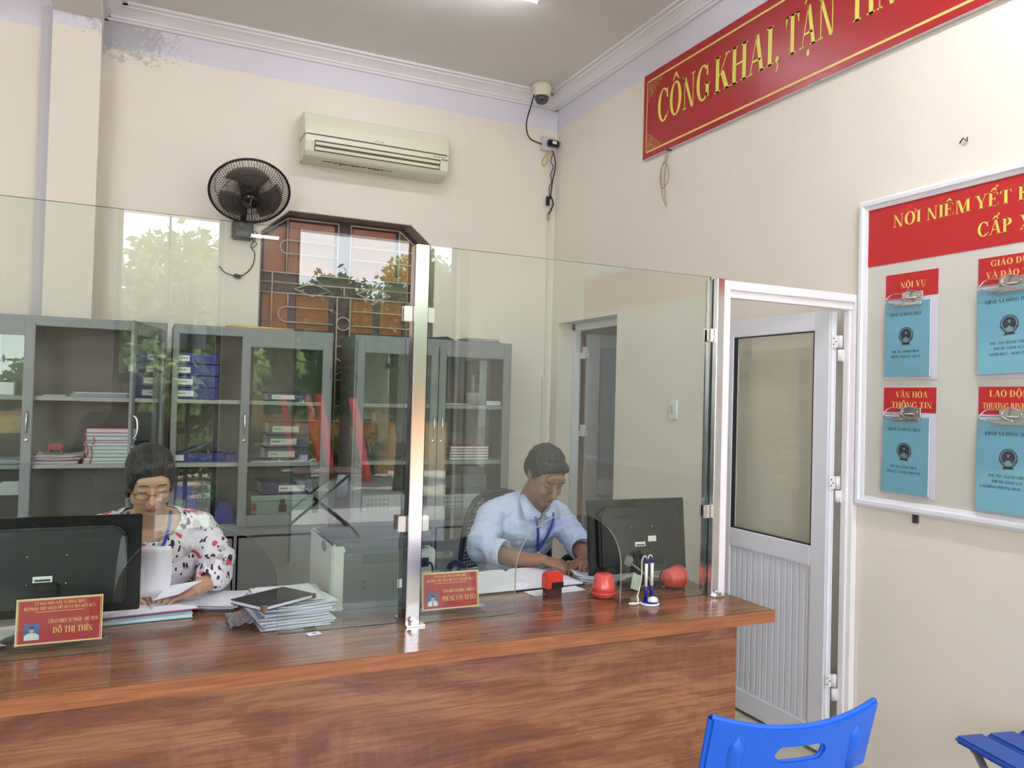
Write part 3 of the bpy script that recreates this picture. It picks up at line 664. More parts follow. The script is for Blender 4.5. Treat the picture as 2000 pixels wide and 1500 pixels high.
def emblem(mb, x, z, s, T, mi_d, mi_l, e0):
    def disc(cx, cz, r, mi, e, n=22, rz=1): mb.add([(cx+r*cos(2*pi*k/n), e, cz+r*rz*sin(2*pi*k/n)) for k in range(n)], [tuple(range(n))], mi, T)
    def ring(cx, cz, r0, r1, a0, a1, mi, e, n=18):
        for i in range(n):
            a, b = radians(a0+(a1-a0)*i/n), radians(a0+(a1-a0)*(i+1)/n)
            mb.add([(cx+r0*cos(a), e, cz+r0*sin(a)), (cx+r1*cos(a), e, cz+r1*sin(a)), (cx+r1*cos(b), e, cz+r1*sin(b)), (cx+r0*cos(b), e, cz+r0*sin(b))], [(0, 1, 2, 3)], mi, T)
    disc(x, z, s*.5, mi_l, e0)
    ring(x, z, s*.455, s*.5, 0, 360, mi_d, e0-.0002, 24)
    disc(x, z+.02*s, s*.37, mi_d, e0-.0003)
    disc(x, z-.23*s, s*.2, mi_l, e0-.0005, rz=.62); ring(x, z-.24*s, s*.13, s*.20, 20, 160, mi_d, e0-.0007, 8)
    st_ = []
    for k in range(10):
        r = s*(.13 if k % 2 == 0 else .052); a = pi/2+2*pi*k/10; st_.append((x+r*cos(a), e0-.0006, z+.13*s+r*sin(a)))
    mb.add(st_, [tuple(range(10))], mi_l, T)
    for sg in (-1, 1):
        mb.add([(x+sg*s*.50, e0-.0007, z-.05*s), (x+sg*s*.36, e0-.0007, z-.17*s), (x+sg*s*.34, e0-.0007, z-.25*s), (x+sg*s*.50, e0-.0007, z-.14*s)], [(0, 1, 2, 3)], mi_d, T)
        ring(x, z, s*.40, s*.43, 200 if sg < 0 else -60, 250 if sg < 0 else -15, mi_d, e0-.0006, 6)
    mb.add([(x-.22*s, e0-.0008, z-.44*s), (x+.22*s, e0-.0008, z-.44*s), (x+.30*s, e0-.0008, z-.58*s), (x-.30*s, e0-.0008, z-.58*s)], [(0, 1, 2, 3)], mi_d, T)
emb_l = mat('emblem_grey', (.19, .28, .33), .5)
def doc(y, ztop, w_, h, head, lines, label, tilt=0, fan_=0, hh=None, rowlab=None, wtot=None):
    """procedure sheet: lets its red heading card, pale backing, blue booklet and lever-arch clip hang at (y, ztop)"""
    t = thing('procedure_booklet', label, 'booklet', (XR-.0145, y, ztop), group='blue procedure booklets clipped on the notice board')
    wt = wtot or .237; hh = hh or .10; T0 = WT(0)
    bk = MB(); bk.box(-.001, wt, -.0015, 0, -h-.13, 0, 0, T0); bk.build('backing_sheet', mat('backing_lilac', (.66, .65, .74), .4), t)
    hd = MB(); hd.box(-.001, wt, -.003, -.0016, -hh, 0, 0, T0); ho = hd.build('heading_card', red_h, t)
    q = MB()
    n = len(head)
    for i, (s_, x0, x1, z0, ht) in enumerate(head): text(q, s_, WT(.0034), ht, x1-x0, x=x0, z=z0, align='l')
    flat(q, 'heading_lettering', yel2, ho)
    bx = MB(); T1 = TR(-.004, 0, 0) @ T0 @ TR(.006, 0, -.118) @ RY(tilt)
    bw, bh = w_, h
    for k in range(3): bx.box(-.002*k*fan_, bw-.003*k*fan_, -.006-.003*k+.002, -.004-.003*k+.002, -bh-.001*k*0, 0, 1 if k < 2 else 0, T1 @ RX(radians(-.5*k*fan_)))
    bk_o = bx.build('booklet', [blue_paper, paper], t)
    pr = MB(); Tp = T1 @ TR(0, -.0002, 0) @ RX(radians(-.5*2*fan_))
    text(pr, 'UBND XÃ ĐÔNG TRÚC', Tp @ TR(0, -.0106, 0), .0125, bw*.72, x=bw*.48, z=-.056, mi=0)
    emblem(pr, bw*.49, -.135, .066, Tp, 0, 1, -.0105)
    for i, (s_, wf) in enumerate(lines): text(pr, s_, Tp @ TR(0, -.0106, 0), .0095, bw*wf, x=bw*.48, z=-.205-.020*i, mi=0)
    flat(pr, 'cover_print', [ink, emb_l], bk_o)
    sl = MB(); sl.add([(-.004, -.0135, .012), (bw+.012, -.0125, .012), (bw+.014, -.0125, -bh-.006), (-.006, -.0135, -bh-.006)], [(0, 1, 2, 3)], 0, T1)
    so = flat(sl, 'plastic_sleeve', glassmat('sleeve_film', (.97, .97, .98), 1.0, rough=.08) if 'sleeve_film' not in MATS else MATS['sleeve_film'], t)
    cl = MB(); cz = -.105; cxm = .125
    cl.box(cxm-.045, cxm+.05, -.010, -.004, cz-.012, cz+.026, 0, T0); cl.box(cxm-.068, cxm+.055, -.024, -.012, cz-.030, cz-.016, 0, T0)
    co = cl.build('lever_clip', steel_r, t, bevel=.002)
    lv = MB(); lv.tube([T0 @ Vector(p_) for p_ in spline([(cxm-.035, -.012, cz+.020), (cxm-.08, -.018, cz+.022), (cxm-.10, -.03, cz+.002), (cxm-.095, -.035, cz-.012), (cxm-.06, -.028, cz-.025), (cxm-.02, -.022, cz-.022)], 6)], .0026, 6)
    lv.tube([T0 @ Vector(p_) for p_ in spline([(cxm+.03, -.012, cz+.022), (cxm+.0, -.02, cz+.030), (cxm-.02, -.03, cz+.012), (cxm-.012, -.034, cz-.006), (cxm+.02, -.026, cz-.018)], 6)], .0026, 6)
    lv.tube([T0 @ Vector(p_) for p_ in [(cxm-.108, -.032, cz-.004), (cxm+.03, -.018, cz)]], .002, 6)
    for sx in (-.03, .035): lv.lathe([(0, 0), (.005, 0), (.004, .003), (0, .004)], 10, T=T0 @ TR(cxm+sx, -.0098, cz+.008) @ RX(pi/2))
    lv.build('wire_lever', steel_r, co)
    return t
doc(2.311, 2.053, .205, .30, [('NỘI VỤ', .068, .185, -.060, .024)], [('THỦ TỤC HÀNH CHÍNH', .60), ('THUỘC LĨNH VỰC NỘI VỤ', .66)], 'blue booklet headed NỘI VỤ, upper left on the notice board')
doc(1.911, 2.063, .235, .31, [('GIÁO DỤC', .045, .205, -.034, .022), ('VÀ ĐÀO TẠO', .028, .225, -.076, .022)], [('THỦ TỤC HÀNH CHÍNH', .60), ('THUỘC LĨNH VỰC', .48), ('GIÁO DỤC - ĐÀO TẠO', .62)], 'blue booklet headed GIÁO DỤC VÀ ĐÀO TẠO, cut by the picture edge', tilt=-.035, fan_=1, hh=.10, wtot=.25)
doc(2.312, 1.590, .210, .305, [('VĂN HÓA', .055, .20, -.040, .024), ('THÔNG TIN', .036, .22, -.082, .024)], [('THỦ TỤC HÀNH CHÍNH', .58), ('LĨNH VỰC VĂN HÓA THÔNG TIN', .74)], 'blue booklet headed VĂN HÓA THÔNG TIN, lower left on the notice board', tilt=.008)
doc(1.903, 1.592, .235, .33, [('LAO ĐỘNG', .040, .205, -.036, .024), ('THƯƠNG BINH & XH', .015, .235, -.080, .022)], [('THỦ TỤC HÀNH CHÍNH', .60), ('THUỘC LĨNH VỰC', .48), ('LAO ĐỘNG THƯƠNG BINH - XÃ HỘI', .85)], 'blue booklet headed LAO ĐỘNG THƯƠNG BINH, lower right on the notice board', tilt=.0, fan_=1, wtot=.25)
# ================================================================== STEEL CABINETS
YC, CD = 4.72, .37
def shelf_cab(label, x0, x1, left, right, xm=None, name='steel_cabinet'):
    """left/right: 'glass' closed door, 'open' no leaf"""
    xm = xm or (x0+x1)/2; w_ = x1-x0; hx = (x0+x1)/2
    t = thing(name, label, 'cabinet', (hx, YC, 0)); a, b, m_ = x0-hx, x1-hx, xm-hx
    c = MB()
    c.box(a, a+.018, 0, CD, 0, 1.865); c.box(b-.018, b, 0, CD, 0, 1.865); c.box(a+.018, b-.018, .001, CD-.001, 1.845, 1.8645); c.box(a+.018, b-.018, .01, CD-.001, .001, .059)
    c.box(a-.0012, b+.0012, -.002, .02, 1.815, 1.8662); c.box(a+.002, b-.002, -.002, .019, .685, .744); c.box(a+.018, b-.018, .019, CD-.01, .686, .70); c.box(a-.0008, a+.03, -.001, .021, .061, 1.8145); c.box(b-.03, b+.0008, -.001, .021, .061, 1.8145)
    c.build('carcass', cab_m, t, bevel=.002)
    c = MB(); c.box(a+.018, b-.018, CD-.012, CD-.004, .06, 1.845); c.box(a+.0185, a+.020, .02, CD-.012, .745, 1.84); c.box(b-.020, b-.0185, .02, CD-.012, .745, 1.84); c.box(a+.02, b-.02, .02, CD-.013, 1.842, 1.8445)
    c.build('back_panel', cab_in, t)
    for z in (1.452, 1.098, .745):
        c = MB(); c.box(a+.02, b-.02, .022, CD-.013, z-.022, z); c.build('shelf', mat('shelf_grey', (.33, .34, .33), .5), t)
    for (p, q_) in ((a+.012, m_-.006), (m_+.006, b-.012)):
        c = MB(); c.box(p+.012, q_-.012, -.012, .012, .09, .672); c.build('lower_door', cab_low, t, bevel=.003)
    c = MB(); c.box(m_-.008, m_+.008, .0, .018, .06, .69); c.build('divider', cab_m, t)
    c = MB(); c.box(m_-.016, m_+.016, .013, .02, .745, 1.815) if left != 'open' else None
    def leaf(p, q_, hs, T=Matrix()):
        s = .048; d_ = MB()
        d_.box(p, p+s, -.014, 0, .735, 1.825, 0, T); d_.box(q_-s, q_, -.014, 0, .735, 1.825, 0, T); d_.box(p+s, q_-s, -.014, 0, 1.76, 1.825, 0, T); d_.box(p+s, q_-s, -.014, 0, .735, .80, 0, T)
        do = d_.build('door', cab_m, t, bevel=.003)
        g_ = MB(); g_.box(p+s-.003, q_-s+.003, -.009, -.005, .797, 1.763, 0, T); g_.build('door_pane', cab_glass, do)
        hxp = q_-s/2 if hs == 'r' else p+s/2; h_ = MB()
        h_.tube([T @ Vector(v_) for v_ in spline([(hxp, -.013, 1.375), (hxp, -.030, 1.36), (hxp, -.036, 1.32), (hxp, -.030, 1.28), (hxp, -.013, 1.265)], 5)], .0055, 8); h_.build('handle', chrome, do)
        k_ = MB(); k_.lathe([(0, 0), (.011, 0), (.010, .006), (0, .007)], 14, T=T @ TR(hxp, -.014, 1.225) @ RX(pi/2)); k_.build('lock', chrome, do)
        kh = MB()
        for z in (1.62, .92): kh.tube([T @ Vector((p+.002 if hs == 'r' else q_-.002, -.017, z+dz)) for dz in (-.03, .03)], .004, 6)
        kh.build('hinge', cab_m, do)
    if left == 'glass': leaf(a+.012, m_-.003, 'r')
    if right == 'glass': leaf(m_+.003, b-.012, 'l')
    if right == 'ajar':
        L_ = b-.012-m_-.003; T = TR(b-.014, -.004, 0) @ RZ(radians(75)) @ TR(-L_, 0, 0)
        leaf(0, L_, 'l', T)
    return t
shelf_cab('grey steel cabinet at far left with its right glass door swung open', -1.12, .115, 'glass', 'ajar', xm=-.50)
shelf_cab('grey steel cabinet in the middle with blue binders in its open left bay', .149, 1.023, 'open', 'glass', xm=.505)
shelf_cab('grey steel cabinet on the right behind the seated man', 1.156, 2.197, 'glass', 'glass', xm=1.69)

def book(x0, x1, y0, y1, z, th, cover, label, pages=None, group=None, rz=0, name='book', cat='book', tilt=0):
    cx_, cy_ = (x0+x1)/2, (y0+y1)/2; hx, hy = (x1-x0)/2, (y1-y0)/2
    t = thing(name, label, cat, (cx_, cy_, z), rz, group)
    c = MB(); k = min(.003, th*.18); c.box(-hx, hx, -hy, hy, 0, k); c.box(-hx, hx, -hy, hy, th-k, th); c.box(-hx, -hx+k, -hy, hy, 0, th)
    c.build('cover', cover, t, bevel=.0008)
    p = MB(); p.box(-hx+k, hx-.003, -hy+.003, hy-.003, k, th-k); p.build('pages', pages or paper, t)
    if tilt: t.rotation_euler[0] = tilt
    return t
def sheaf(name, label, cat, x0, x1, y0, y1, z, n, th, rz=0, jit=.012, mats=None, seed=1, group=None, curl=0):
    """a loose pile of paper sheets"""
    r = random.Random(seed); cx_, cy_ = (x0+x1)/2, (y0+y1)/2; hx, hy = (x1-x0)/2, (y1-y0)/2
    mb = MB(); ms = mats or [paper]
    for i in range(n):
        T = TR(r.uniform(-jit, jit), r.uniform(-jit, jit), i*th) @ RZ(r.uniform(-jit, jit)*6)
        nx, ny = 8, 4; vs = []
        ph = r.uniform(0, 6)
        for dz in (0, th*.55):
            for a in range(nx+1):
                for b in range(ny+1):
                    X, Y = -hx+2*hx*a/nx, -hy+2*hy*b/ny
                    zz = dz+curl*(X/hx)**2*abs(sin(ph+Y*9))*.5*(i+1)/n+abs(.0016*sin(ph+X*20+Y*13))*(1 if curl else .2)
                    vs.append((X, Y, zz))
        N = (nx+1)*(ny+1); fs = []
        for a in range(nx):
            for b in range(ny):
                q = a*(ny+1)+b; fs.append((q, q+1, q+ny+2, q+ny+1)); fs.append((N+q, N+q+ny+1, N+q+ny+2, N+q+1))
        rim = [a*(ny+1) for a in range(nx+1)]+[nx*(ny+1)+b for b in range(1, ny+1)]+[a*(ny+1)+ny for a in range(nx-1, -1, -1)]+[b for b in range(ny-1, 0, -1)]
        for p, q in zip(rim, rim[1:]+rim[:1]): fs.append((p, q, N+q, N+p))
        mb.add(vs, fs, r.randrange(len(ms)) if len(ms) > 1 else 0, T)
    o = mb.build(name, ms); o.location = (cx_, cy_, z); o.rotation_euler[2] = rz
    return tag(o, label, cat, group)
# contents, left cabinet
zs = [1.098]; SH2, SH3, SH1 = 1.098, .746, 1.4525
teal = mat('pale_teal_cover', (.36, .50, .46), .5)
z = SH2+.0005
stack = [(.012, teal, 'thin pale book lying at the bottom of the shelf stack'), (.022, mat('tan_cover', (.30, .22, .16), .6), 'tan book just above the bottom of the shelf stack'),
         (.020, teal, 'lowest teal ledger in the shelf stack'), (.020, teal, 'second lowest teal ledger in the shelf stack'), (.020, teal, 'third teal ledger up in the shelf stack'), (.018, teal, 'topmost teal ledger in the shelf stack'),
         (.012, maroon, 'thin maroon ledger in the shelf stack'), (.022, mat('lilac_cover', (.42, .38, .50), .5), 'lilac-white ledger in the shelf stack'), (.018, mat('steel_blue_cover', (.25, .30, .42), .5), 'blue-grey ledger near the top of the shelf stack'), (.024, pinkc, 'pink ledger on top of the shelf stack')]
for i, (th, m_, lb) in enumerate(stack):
    dx = [.0, .0, .012, .004, .010, .002, .006, .012, .008, .010][i]
    book(-.272+dx, -.03+dx, 4.755+dx*.5, 4.97, z, th-.0006, m_, lb, pages=mat('pale_pages', (.55, .60, .62), .6), group='ledgers stacked in the left cabinet'); z += th
rib = MB()
for x, z0, z1 in ((-.268, 1.28, 1.10), (-.255, 1.20, 1.13), (-.235, 1.19, 1.10), (-.225, 1.24, 1.20)):
    rib.tube(spline([(x, 4.752, z0), (x+.006, 4.742, (z0+z1)/2), (x-.004, 4.748, z1)], 5), .0025, 5)
tag(rib.build('bookmark_ribbons', mat('red_ribbon', (.5, .03, .03), .5)), 'red bookmark ribbons hanging from the stacked ledgers in the left cabinet', 'ribbon')
sheaf('paper_pile', 'pile of open registers and curling papers on the left cabinet shelf', 'papers', -.50, -.285, 4.76, 4.98, SH2+.001, 12, .0035, jit=.01, mats=[paper, paper_b, mat('dull_red_cover', (.45, .12, .12), .5)], seed=4, curl=.02)
t = thing('self_inking_stamp', 'dark red self-inking stamp standing on the papers in the left cabinet', 'stamp', (-.405, 4.83, SH2+.050))
MB().box(-.036, .036, -.02, .02, .022, .055).build('handle', mat('dark_red_plastic', (.30, .02, .02), .35), t, bevel=.008)
b_ = MB(); b_.box(-.036, -.024, -.02, .02, -.0, .024); b_.box(.024, .036, -.02, .02, 0, .024); b_.build('frame', MATS['dark_red_plastic'], t, bevel=.002)
sheaf('paper_pile', 'thin pile of papers on the upper shelf of the left cabinet', 'papers', -.33, -.06, 4.76, 5.0, SH1+.001, 7, .0035, jit=.012, mats=[paper, paper_b], seed=8)
sheaf('loose_papers', 'few flat papers beside the pile on the upper shelf of the left cabinet', 'papers', -.46, -.36, 4.76, 4.95, SH1+.001, 2, .003, jit=.01, seed=9)
t = thing('box_file', 'small white and grey box on the upper shelf at far left', 'box', (-.635, 4.84, SH1+.001))
MB().box(-.035, .035, -.04, .06, 0, .065).build('box_body', wht_pl, t, bevel=.002)
MB().box(-.085, -.036, -.04, .06, 0, .06).build('dark_panel', dark_pl, t, bevel=.002)
sheaf('plastic_folders', 'pile of clear plastic folders at the bottom of the left cabinet', 'folders', -.535, -.31, 4.75, 4.98, SH3+.001, 8, .005, rz=.06, jit=.012, mats=[mat('folder_grey', (.50, .50, .54), .25), paper_b], seed=12, curl=.02)
sheaf('register_pile', 'low pile of registers at the left end of the left cabinet shelf', 'papers', -.78, -.56, 4.76, 4.98, SH2+.001, 6, .004, jit=.01, mats=[paper, paper_b], seed=14)
# contents, middle cabinet: blue binders lying flat, spines to the front
def binder_thing(x0, x1, z, th, m_, label, lab=(.0, .08), y0=4.76, group='blue binders in the middle cabinet', labm=None, tilt=0, depth=.26):
    t = thing('lever_arch_binder', label, 'binder', ((x0+x1)/2, y0, z), 0, group); hx = (x1-x0)/2
    c = MB(); c.box(-hx, hx, 0, depth, 0, .004); c.box(-hx, hx, 0, depth, th-.004, th); c.box(-hx, hx, 0, .004, 0, th); c.build('cover', m_, t, bevel=.001)
    p = MB(); p.box(-hx+.01, hx-.01, .01, depth-.01, .005, th-.005); p.build('papers', paper, t)
    l = MB(); l.box(-hx+lab[0], -hx+lab[1], -.0012, -.0002, th*.22, th*.72); lo_ = l.build('spine_label', labm or wht_pl, t)
    s_ = MB()
    for i in range(6): s_.box(-hx+lab[0]+.012+i*.007, -hx+lab[0]+.016+i*.007, -.0018, -.0013, th*.42, th*.54)
    s_.build('label_print', ink, lo_)
    return t
for i, lb in enumerate(('bottom blue binder of four on the upper shelf', 'second blue binder up on the upper shelf', 'third blue binder up on the upper shelf', 'top blue binder of four on the upper shelf')):
    binder_thing(.170+(.004 if i % 2 else 0), .392-(i == 3)*.004, SH1+.001+i*.0655, .0645, binder, lb+' of the middle cabinet', lab=(.0, .092-.01*i))
t = thing('document_case', 'purple-blue document case propped open on the middle cabinet shelf', 'document case', (.31, 4.80, SH2+.001))
MB().box(-.135, .135, 0, .20, 0, .048).build('tray', binder, t, bevel=.003)
b_ = MB(); b_.box(-.145, .06, 0, .2, 0, .006, 0, TR(0, 0, .050) @ RY(radians(-22)) @ TR(.0, 0, .03)); b_.box(0, .12, 0, .2, 0, .005, 0, TR(.06, 0, .10) @ RY(radians(26))); b_.build('lid', mat('indigo_plastic', (.05, .04, .22), .4), t)
MB().box(-.13, -.085, -.0015, -.0002, .008, .04).build('label', wht_pl, t)
MB().box(.14, .20, .02, .16, 0, .042).build('side_box', mat('violet_box', (.09, .04, .26), .4), t, bevel=.003)
def magazine(x0, x1, z, h, label, sl=.0):
    t = thing('magazine_file', label, 'file box', ((x0+x1)/2, 4.77, z)); hx = (x1-x0)/2
    c = MB(); c.prism([(-hx, 0), (hx, 0), (hx-sl*.3, h*.6), (hx-sl, h), (-hx, h)], 0, .012, 'y'); c.box(-hx, -hx+.004, .012, .22, 0, h); c.box(hx-.004, hx, .012, .22, 0, h*.6); c.box(-hx, hx, .012, .22, 0, .004); c.build('file_body', binder, t)
    c = MB(); c.box(-hx+.02, -hx+.075, -.0015, -.0002, h*.2, h*.62); c.build('label', mat('leafy_label', (.15, .24, .22), .5), t)
magazine(.165, .305, SH3+.001, .235, 'blue magazine file with a sloping top in the middle cabinet behind the woman', .04)
t = thing('document_case', 'low dark blue sloping tray at the bottom of the middle cabinet', 'document case', (.445, 4.78, SH3+.001))
b_ = MB(); b_.prism([(-.06, 0), (.065, 0), (.035, .125), (-.03, .125)], 0, .2, 'y'); b_.build('tray', binder, t, bevel=.003)
t = thing('potted_plant', 'small bushy green plant in a clear jar beside the blue file', 'plant', (.350, 4.82, SH3+.001))
b_ = MB(); b_.lathe([(0, 0), (.03, 0), (.034, .09), (.032, .09), (.028, .004)], 16); b_.build('jar', clear_m, t)
b_ = MB(); r = random.Random(5)
for i in range(90):
    a, e_ = r.uniform(0, 6.28), r.uniform(-.3, 1.3); R2 = .042*r.random()**.3; c_ = Vector((cos(a)*cos(e_)*R2, sin(a)*cos(e_)*R2, .135+sin(e_)*R2*1.5)); T = TR(*c_) @ RZ(a) @ RX(r.uniform(-1, 1))
    b_.add([(0, 0, 0), (.008, .004, .01), (0, 0, .028), (-.008, .004, .01)], [(0, 1, 2, 3)], 0, T)
flat(b_, 'foliage', mat('leaf_green', (.05, .20, .08), .5), t)
# behind the right glass door
binder_thing(.665, .90, SH1+.001, .05, binder2, 'dark purple binder on the upper shelf behind the glass door', lab=(.02, .15), group='purple binders behind the glass door')
for i, lb in enumerate(('lowest', 'middle', 'topmost')):
    binder_thing(.655+.01*i, .905, SH2+.012+i*.073, .071, binder2, lb+' purple binder of three on the middle shelf behind the glass door', lab=(.02, .17), group='purple binders behind the glass door', labm=mat('mint_label', (.50, .56, .48), .5))
sheaf('loose_papers', 'scattered papers and booklets under the purple binders behind the glass door', 'papers', .58, .92, 4.75, 4.98, SH2+.0005, 3, .0035, jit=.008, mats=[paper, paper_b, mat('mauve', (.35, .28, .36), .5)], seed=22)
t = thing('tin_cash_box', 'grey-green metal box with a hasp and lock behind the glass door', 'cash box', (.765, 4.76, SH3+.001))
b_ = MB(); b_.box(-.175, .175, 0, .24, 0, .125); b_.build('box_body', tin_m, t, bevel=.004)
b_ = MB(); b_.box(-.178, .178, -.003, .243, .1265, .158); b_.build('lid', mat('pale_tin', (.42, .50, .46), .35, .2, var=.3, vscale=20), t, bevel=.004)
b_ = MB(); b_.box(-.02, .022, -.012, -.001, .062, .108); b_.box(-.012, .014, -.008, -.004, .105, .135); bo = b_.build('hasp', chrome, t, bevel=.003)
b_ = MB(); b_.box(-.003, .003, -.0135, -.0122, .074, .092); b_.build('keyhole', ink, bo)
for z in (.068, .012): b_ = MB(); b_.box(-.172, -.145, -.0015, -.0002, z, z+.048); b_.build('red_label', maroon, t)
binder_thing(.64, .93, SH3+.162, .075, binder2, 'dark purple binder lying on the metal cash box', lab=(.10, .25), group='purple binders behind the glass door')
# on top of the cabinets
t = thing('gold_rods', 'two thin gold rods lying on top of the middle cabinet', 'rods', (.63, 4.76, 1.866))
for y in (0, .03): MB().tube([(-.18-.03*(y > 0), y, .008), (.17, y+.02, .008)], .008, 10).build('rod', yellow_m, t)
t = thing('folder', 'dark blue folders lying on top of the right cabinet', 'folder', (1.73, 4.82, 1.8655), .05)
b_ = MB(); b_.prism([(-.15, 0), (.11, 0), (.10, .012), (.055, .03), (-.15, .012)], 0, .2, 'y'); b_.build('folder_cover', mat('dark_navy_card', (.03, .05, .08), .5), t)
sheaf('paper_pile', 'pale bundle of papers on top of the right cabinet', 'papers', 1.90, 2.13, 4.76, 4.95, 1.866, 6, .0045, jit=.008, mats=[mat('dull_white', (.55, .56, .52), .6), paper_b], seed=31)
# right cabinet contents
t = thing('oil_lamp', 'clear glass flask with a narrow neck on the upper shelf of the right cabinet', 'flask', (1.98, 4.84, SH1+.0005))
b_ = MB(); b_.lathe([(0, 0), (.03, 0), (.034, .02), (.045, .03), (.048, .08), (.04, .085), (.014, .09), (.012, .20), (0, .20)], 20); b_.build('flask', mat('milky_glass', (.30, .34, .33), .15), t)
sheaf('loose_papers', 'papers with a yellow edge on the upper shelf of the right cabinet', 'papers', 1.74, 1.92, 4.75, 4.95, SH1+.001, 3, .004, jit=.004, mats=[yellow_m, paper], seed=33)
book(2.04, 2.15, 4.76, 4.93, SH1+.001, .035, dark_pl, 'dark book beside the flask in the right cabinet')
for i in range(5): book(1.80+i*.002, 2.08, 4.78, 5.0, SH2+.001+i*.018, .0174, [maroon, dark_pl, maroon, mat('plum', (.18, .06, .08), .5), maroon][i], ['bottom', 'second', 'third', 'fourth', 'top'][i]+' red register in the pile on the middle shelf of the right cabinet', group='registers in the right cabinet')
for k, (bx0, bx1, z, h, lb) in enumerate(((1.24, 1.62, SH3+.001, .14, 'white carton with printed side in the left half of the right cabinet'), (1.735, 2.05, SH3+.001, .13, 'white carton with dark printed lettering at the bottom of the right cabinet'))):
    t = thing('carton', lb, 'box', ((bx0+bx1)/2, 4.78, z)); hx = (bx1-bx0)/2
    MB().box(-hx, hx, 0, .24, 0, h).build('box_body', mat('carton_white', (.52, .53, .52), .6), t, bevel=.002)
    b_ = MB()
    for i in range(4):
        for j in range(6): b_.box(-hx+.03+j*.025+.004*(i % 2), -hx+.048+j*.025, -.0015, -.0002, .02+i*.028, .032+i*.028)
    b_.build('side_print', mat('print_faint', (.30, .29, .29), .6), t)
t = thing('document_scanner', 'dark box with a lid on the carton in the right cabinet', 'box', (1.93, 4.80, SH3+.133))
MB().box(-.16, .16, 0, .22, 0, .035).build('lid', dark_pl, t, bevel=.004)
MB().box(-.15, .15, .01, .21, .0355, .12).build('box_body', mat('dim_grey', (.10, .11, .115), .6), t, bevel=.004)

# ================================================================== COUNTER
CX0, CX1, CY0, CY1, CZ = -.95, 2.108, 2.202, 3.12, .76
t = thing('service_counter', 'long walnut laminate service counter dividing the room', 'counter', (0, 0, 0))
MB().box(CX0, CX1, CY0+.0015, CY1, CZ-.04, CZ).build('countertop', wood_top, t, bevel=.0015)
MB().box(CX0, CX1, CY0, CY0+.0014, CZ-.042, CZ-.001).build('edge_band', wood_edge, t)
MB().box(CX1, CX1+.0012, CY0+.0014, CY1, CZ-.041, CZ-.001).build('edge_band', wood_edge, t)
MB().box(CX0+.02, 1.985, 2.262, 2.282, .012, CZ-.0405).build('front_panel', wood_front, t)
MB().box(1.967, 1.985, 2.283, CY1-.05, .012, CZ-.0405).build('side_panel', wood_front, t)
MB().box(CX0+.02, CX0+.038, 2.283, CY1-.05, .012, CZ-.0405).build('side_panel', wood_front, t)


# ---- glass screen
def pane(name, label, x0, x1, y, ztop, arch, th=.009, zb=.7615):
    ax0, ax1, az = arch; n = 26
    # outline with arch notch open at the bottom
    pts = [(x0, zb)]
    arcp = []
    xc, hw = (ax0+ax1)/2, (ax1-ax0)/2; zs_ = az-(az-zb)*.62
    for i in range(n+1):
        a = pi-pi*i/n; arcp.append((xc+hw*(abs(cos(a))**.92)*(1 if cos(a) > 0 else -1), zs_+(az-zs_)*abs(sin(a))**.95))
    pts = [(x0, zb), (ax0, zb)]+arcp+[(ax1, zb), (x1, zb), (x1, ztop), (x0, ztop)]
    N = len(pts); mb = MB()
    vs = [(p[0], y, p[1]) for p in pts]+[(p[0], y+th, p[1]) for p in pts]
    # triangulated via fan strips: left part, columns above the arch, right part
    def strip(i, j, k, l): mb.add([vs[i], vs[j], vs[k], vs[l]], [(0, 1, 2, 3)], 0); mb.add([vs[i+N], vs[l+N], vs[k+N], vs[j+N]], [(0, 1, 2, 3)], 0)
    def quad(p): mb.add([(a, y, b) for a, b in p], [(0, 1, 2, 3)], 0); mb.add([(a, y+th, b) for a, b in p][::-1], [(0, 1, 2, 3)], 0)
    quad([(x0, zb), (ax0, zb), (ax0, ztop), (x0, ztop)]); quad([(ax1, zb), (x1, zb), (x1, ztop), (ax1, ztop)])
    A = [(ax0, zb)]+arcp+[(ax1, zb)]
    for p, q in zip(arcp, arcp[1:]): quad([(p[0], p[1]), (q[0], q[1]), (q[0], ztop), (p[0], ztop)])
    for i in range(N):
        j = (i+1) % N; top = pts[i][1] == ztop and pts[j][1] == ztop; cut = 2 <= i <= 2+n-1 or i == 1 or i == 2+n
        mb.add([vs[i], vs[i+N], vs[j+N], vs[j]], [(0, 1, 2, 3)], 2 if cut else 1)
    o = flat(mb, name, [glass_m, glass_edge, glass_edge_l], None)
    return tag(o, label, 'glass screen')
pane('glass_screen', 'large clear glass screen left of the middle post with an arched opening', -.95, .782, 2.503, 2.012, (-.055, .398, 1.098))
pane('glass_screen', 'clear glass screen between the two steel posts with an arched opening', .846, 2.005, 2.473, 2.0, (1.19, 1.622, 1.095))
def post(x, y, label, w_=.045, d_=.055, h=1.2365):
    t = thing('steel_post', label, 'post', (x, y, CZ+.0005))
    b_ = MB(); b_.box(0, w_, 0, d_, .004, h); b_.build('tube', steel, t, bevel=.002)
    b_ = MB(); b_.box(-.004, w_+.014, -.022, .012, 0, .006); b_.box(.012, .034, -.020, -.001, .006, .018); b_.lathe([(0, 0), (.006, 0), (.006, .008), (0, .009)], 12, T=TR(.014, -.012, .018)); b_.build('foot_bracket', chrome, t, bevel=.001)
    for z in (.30, .985):
        for sx in (-1, 1):
            if sx > 0 and x > 1.9: continue
            b_ = MB(); xx = -.030 if sx < 0 else w_+.001
            b_.box(xx, xx+.029, .018, .026, z, z+.05); b_.box(xx, xx+.029, .040+.0, .048, z, z+.05); b_.build('glass_clamp', steel_r, t, bevel=.002)
    return t
post(.794, 2.458, 'polished steel post in the middle of the glass screen')
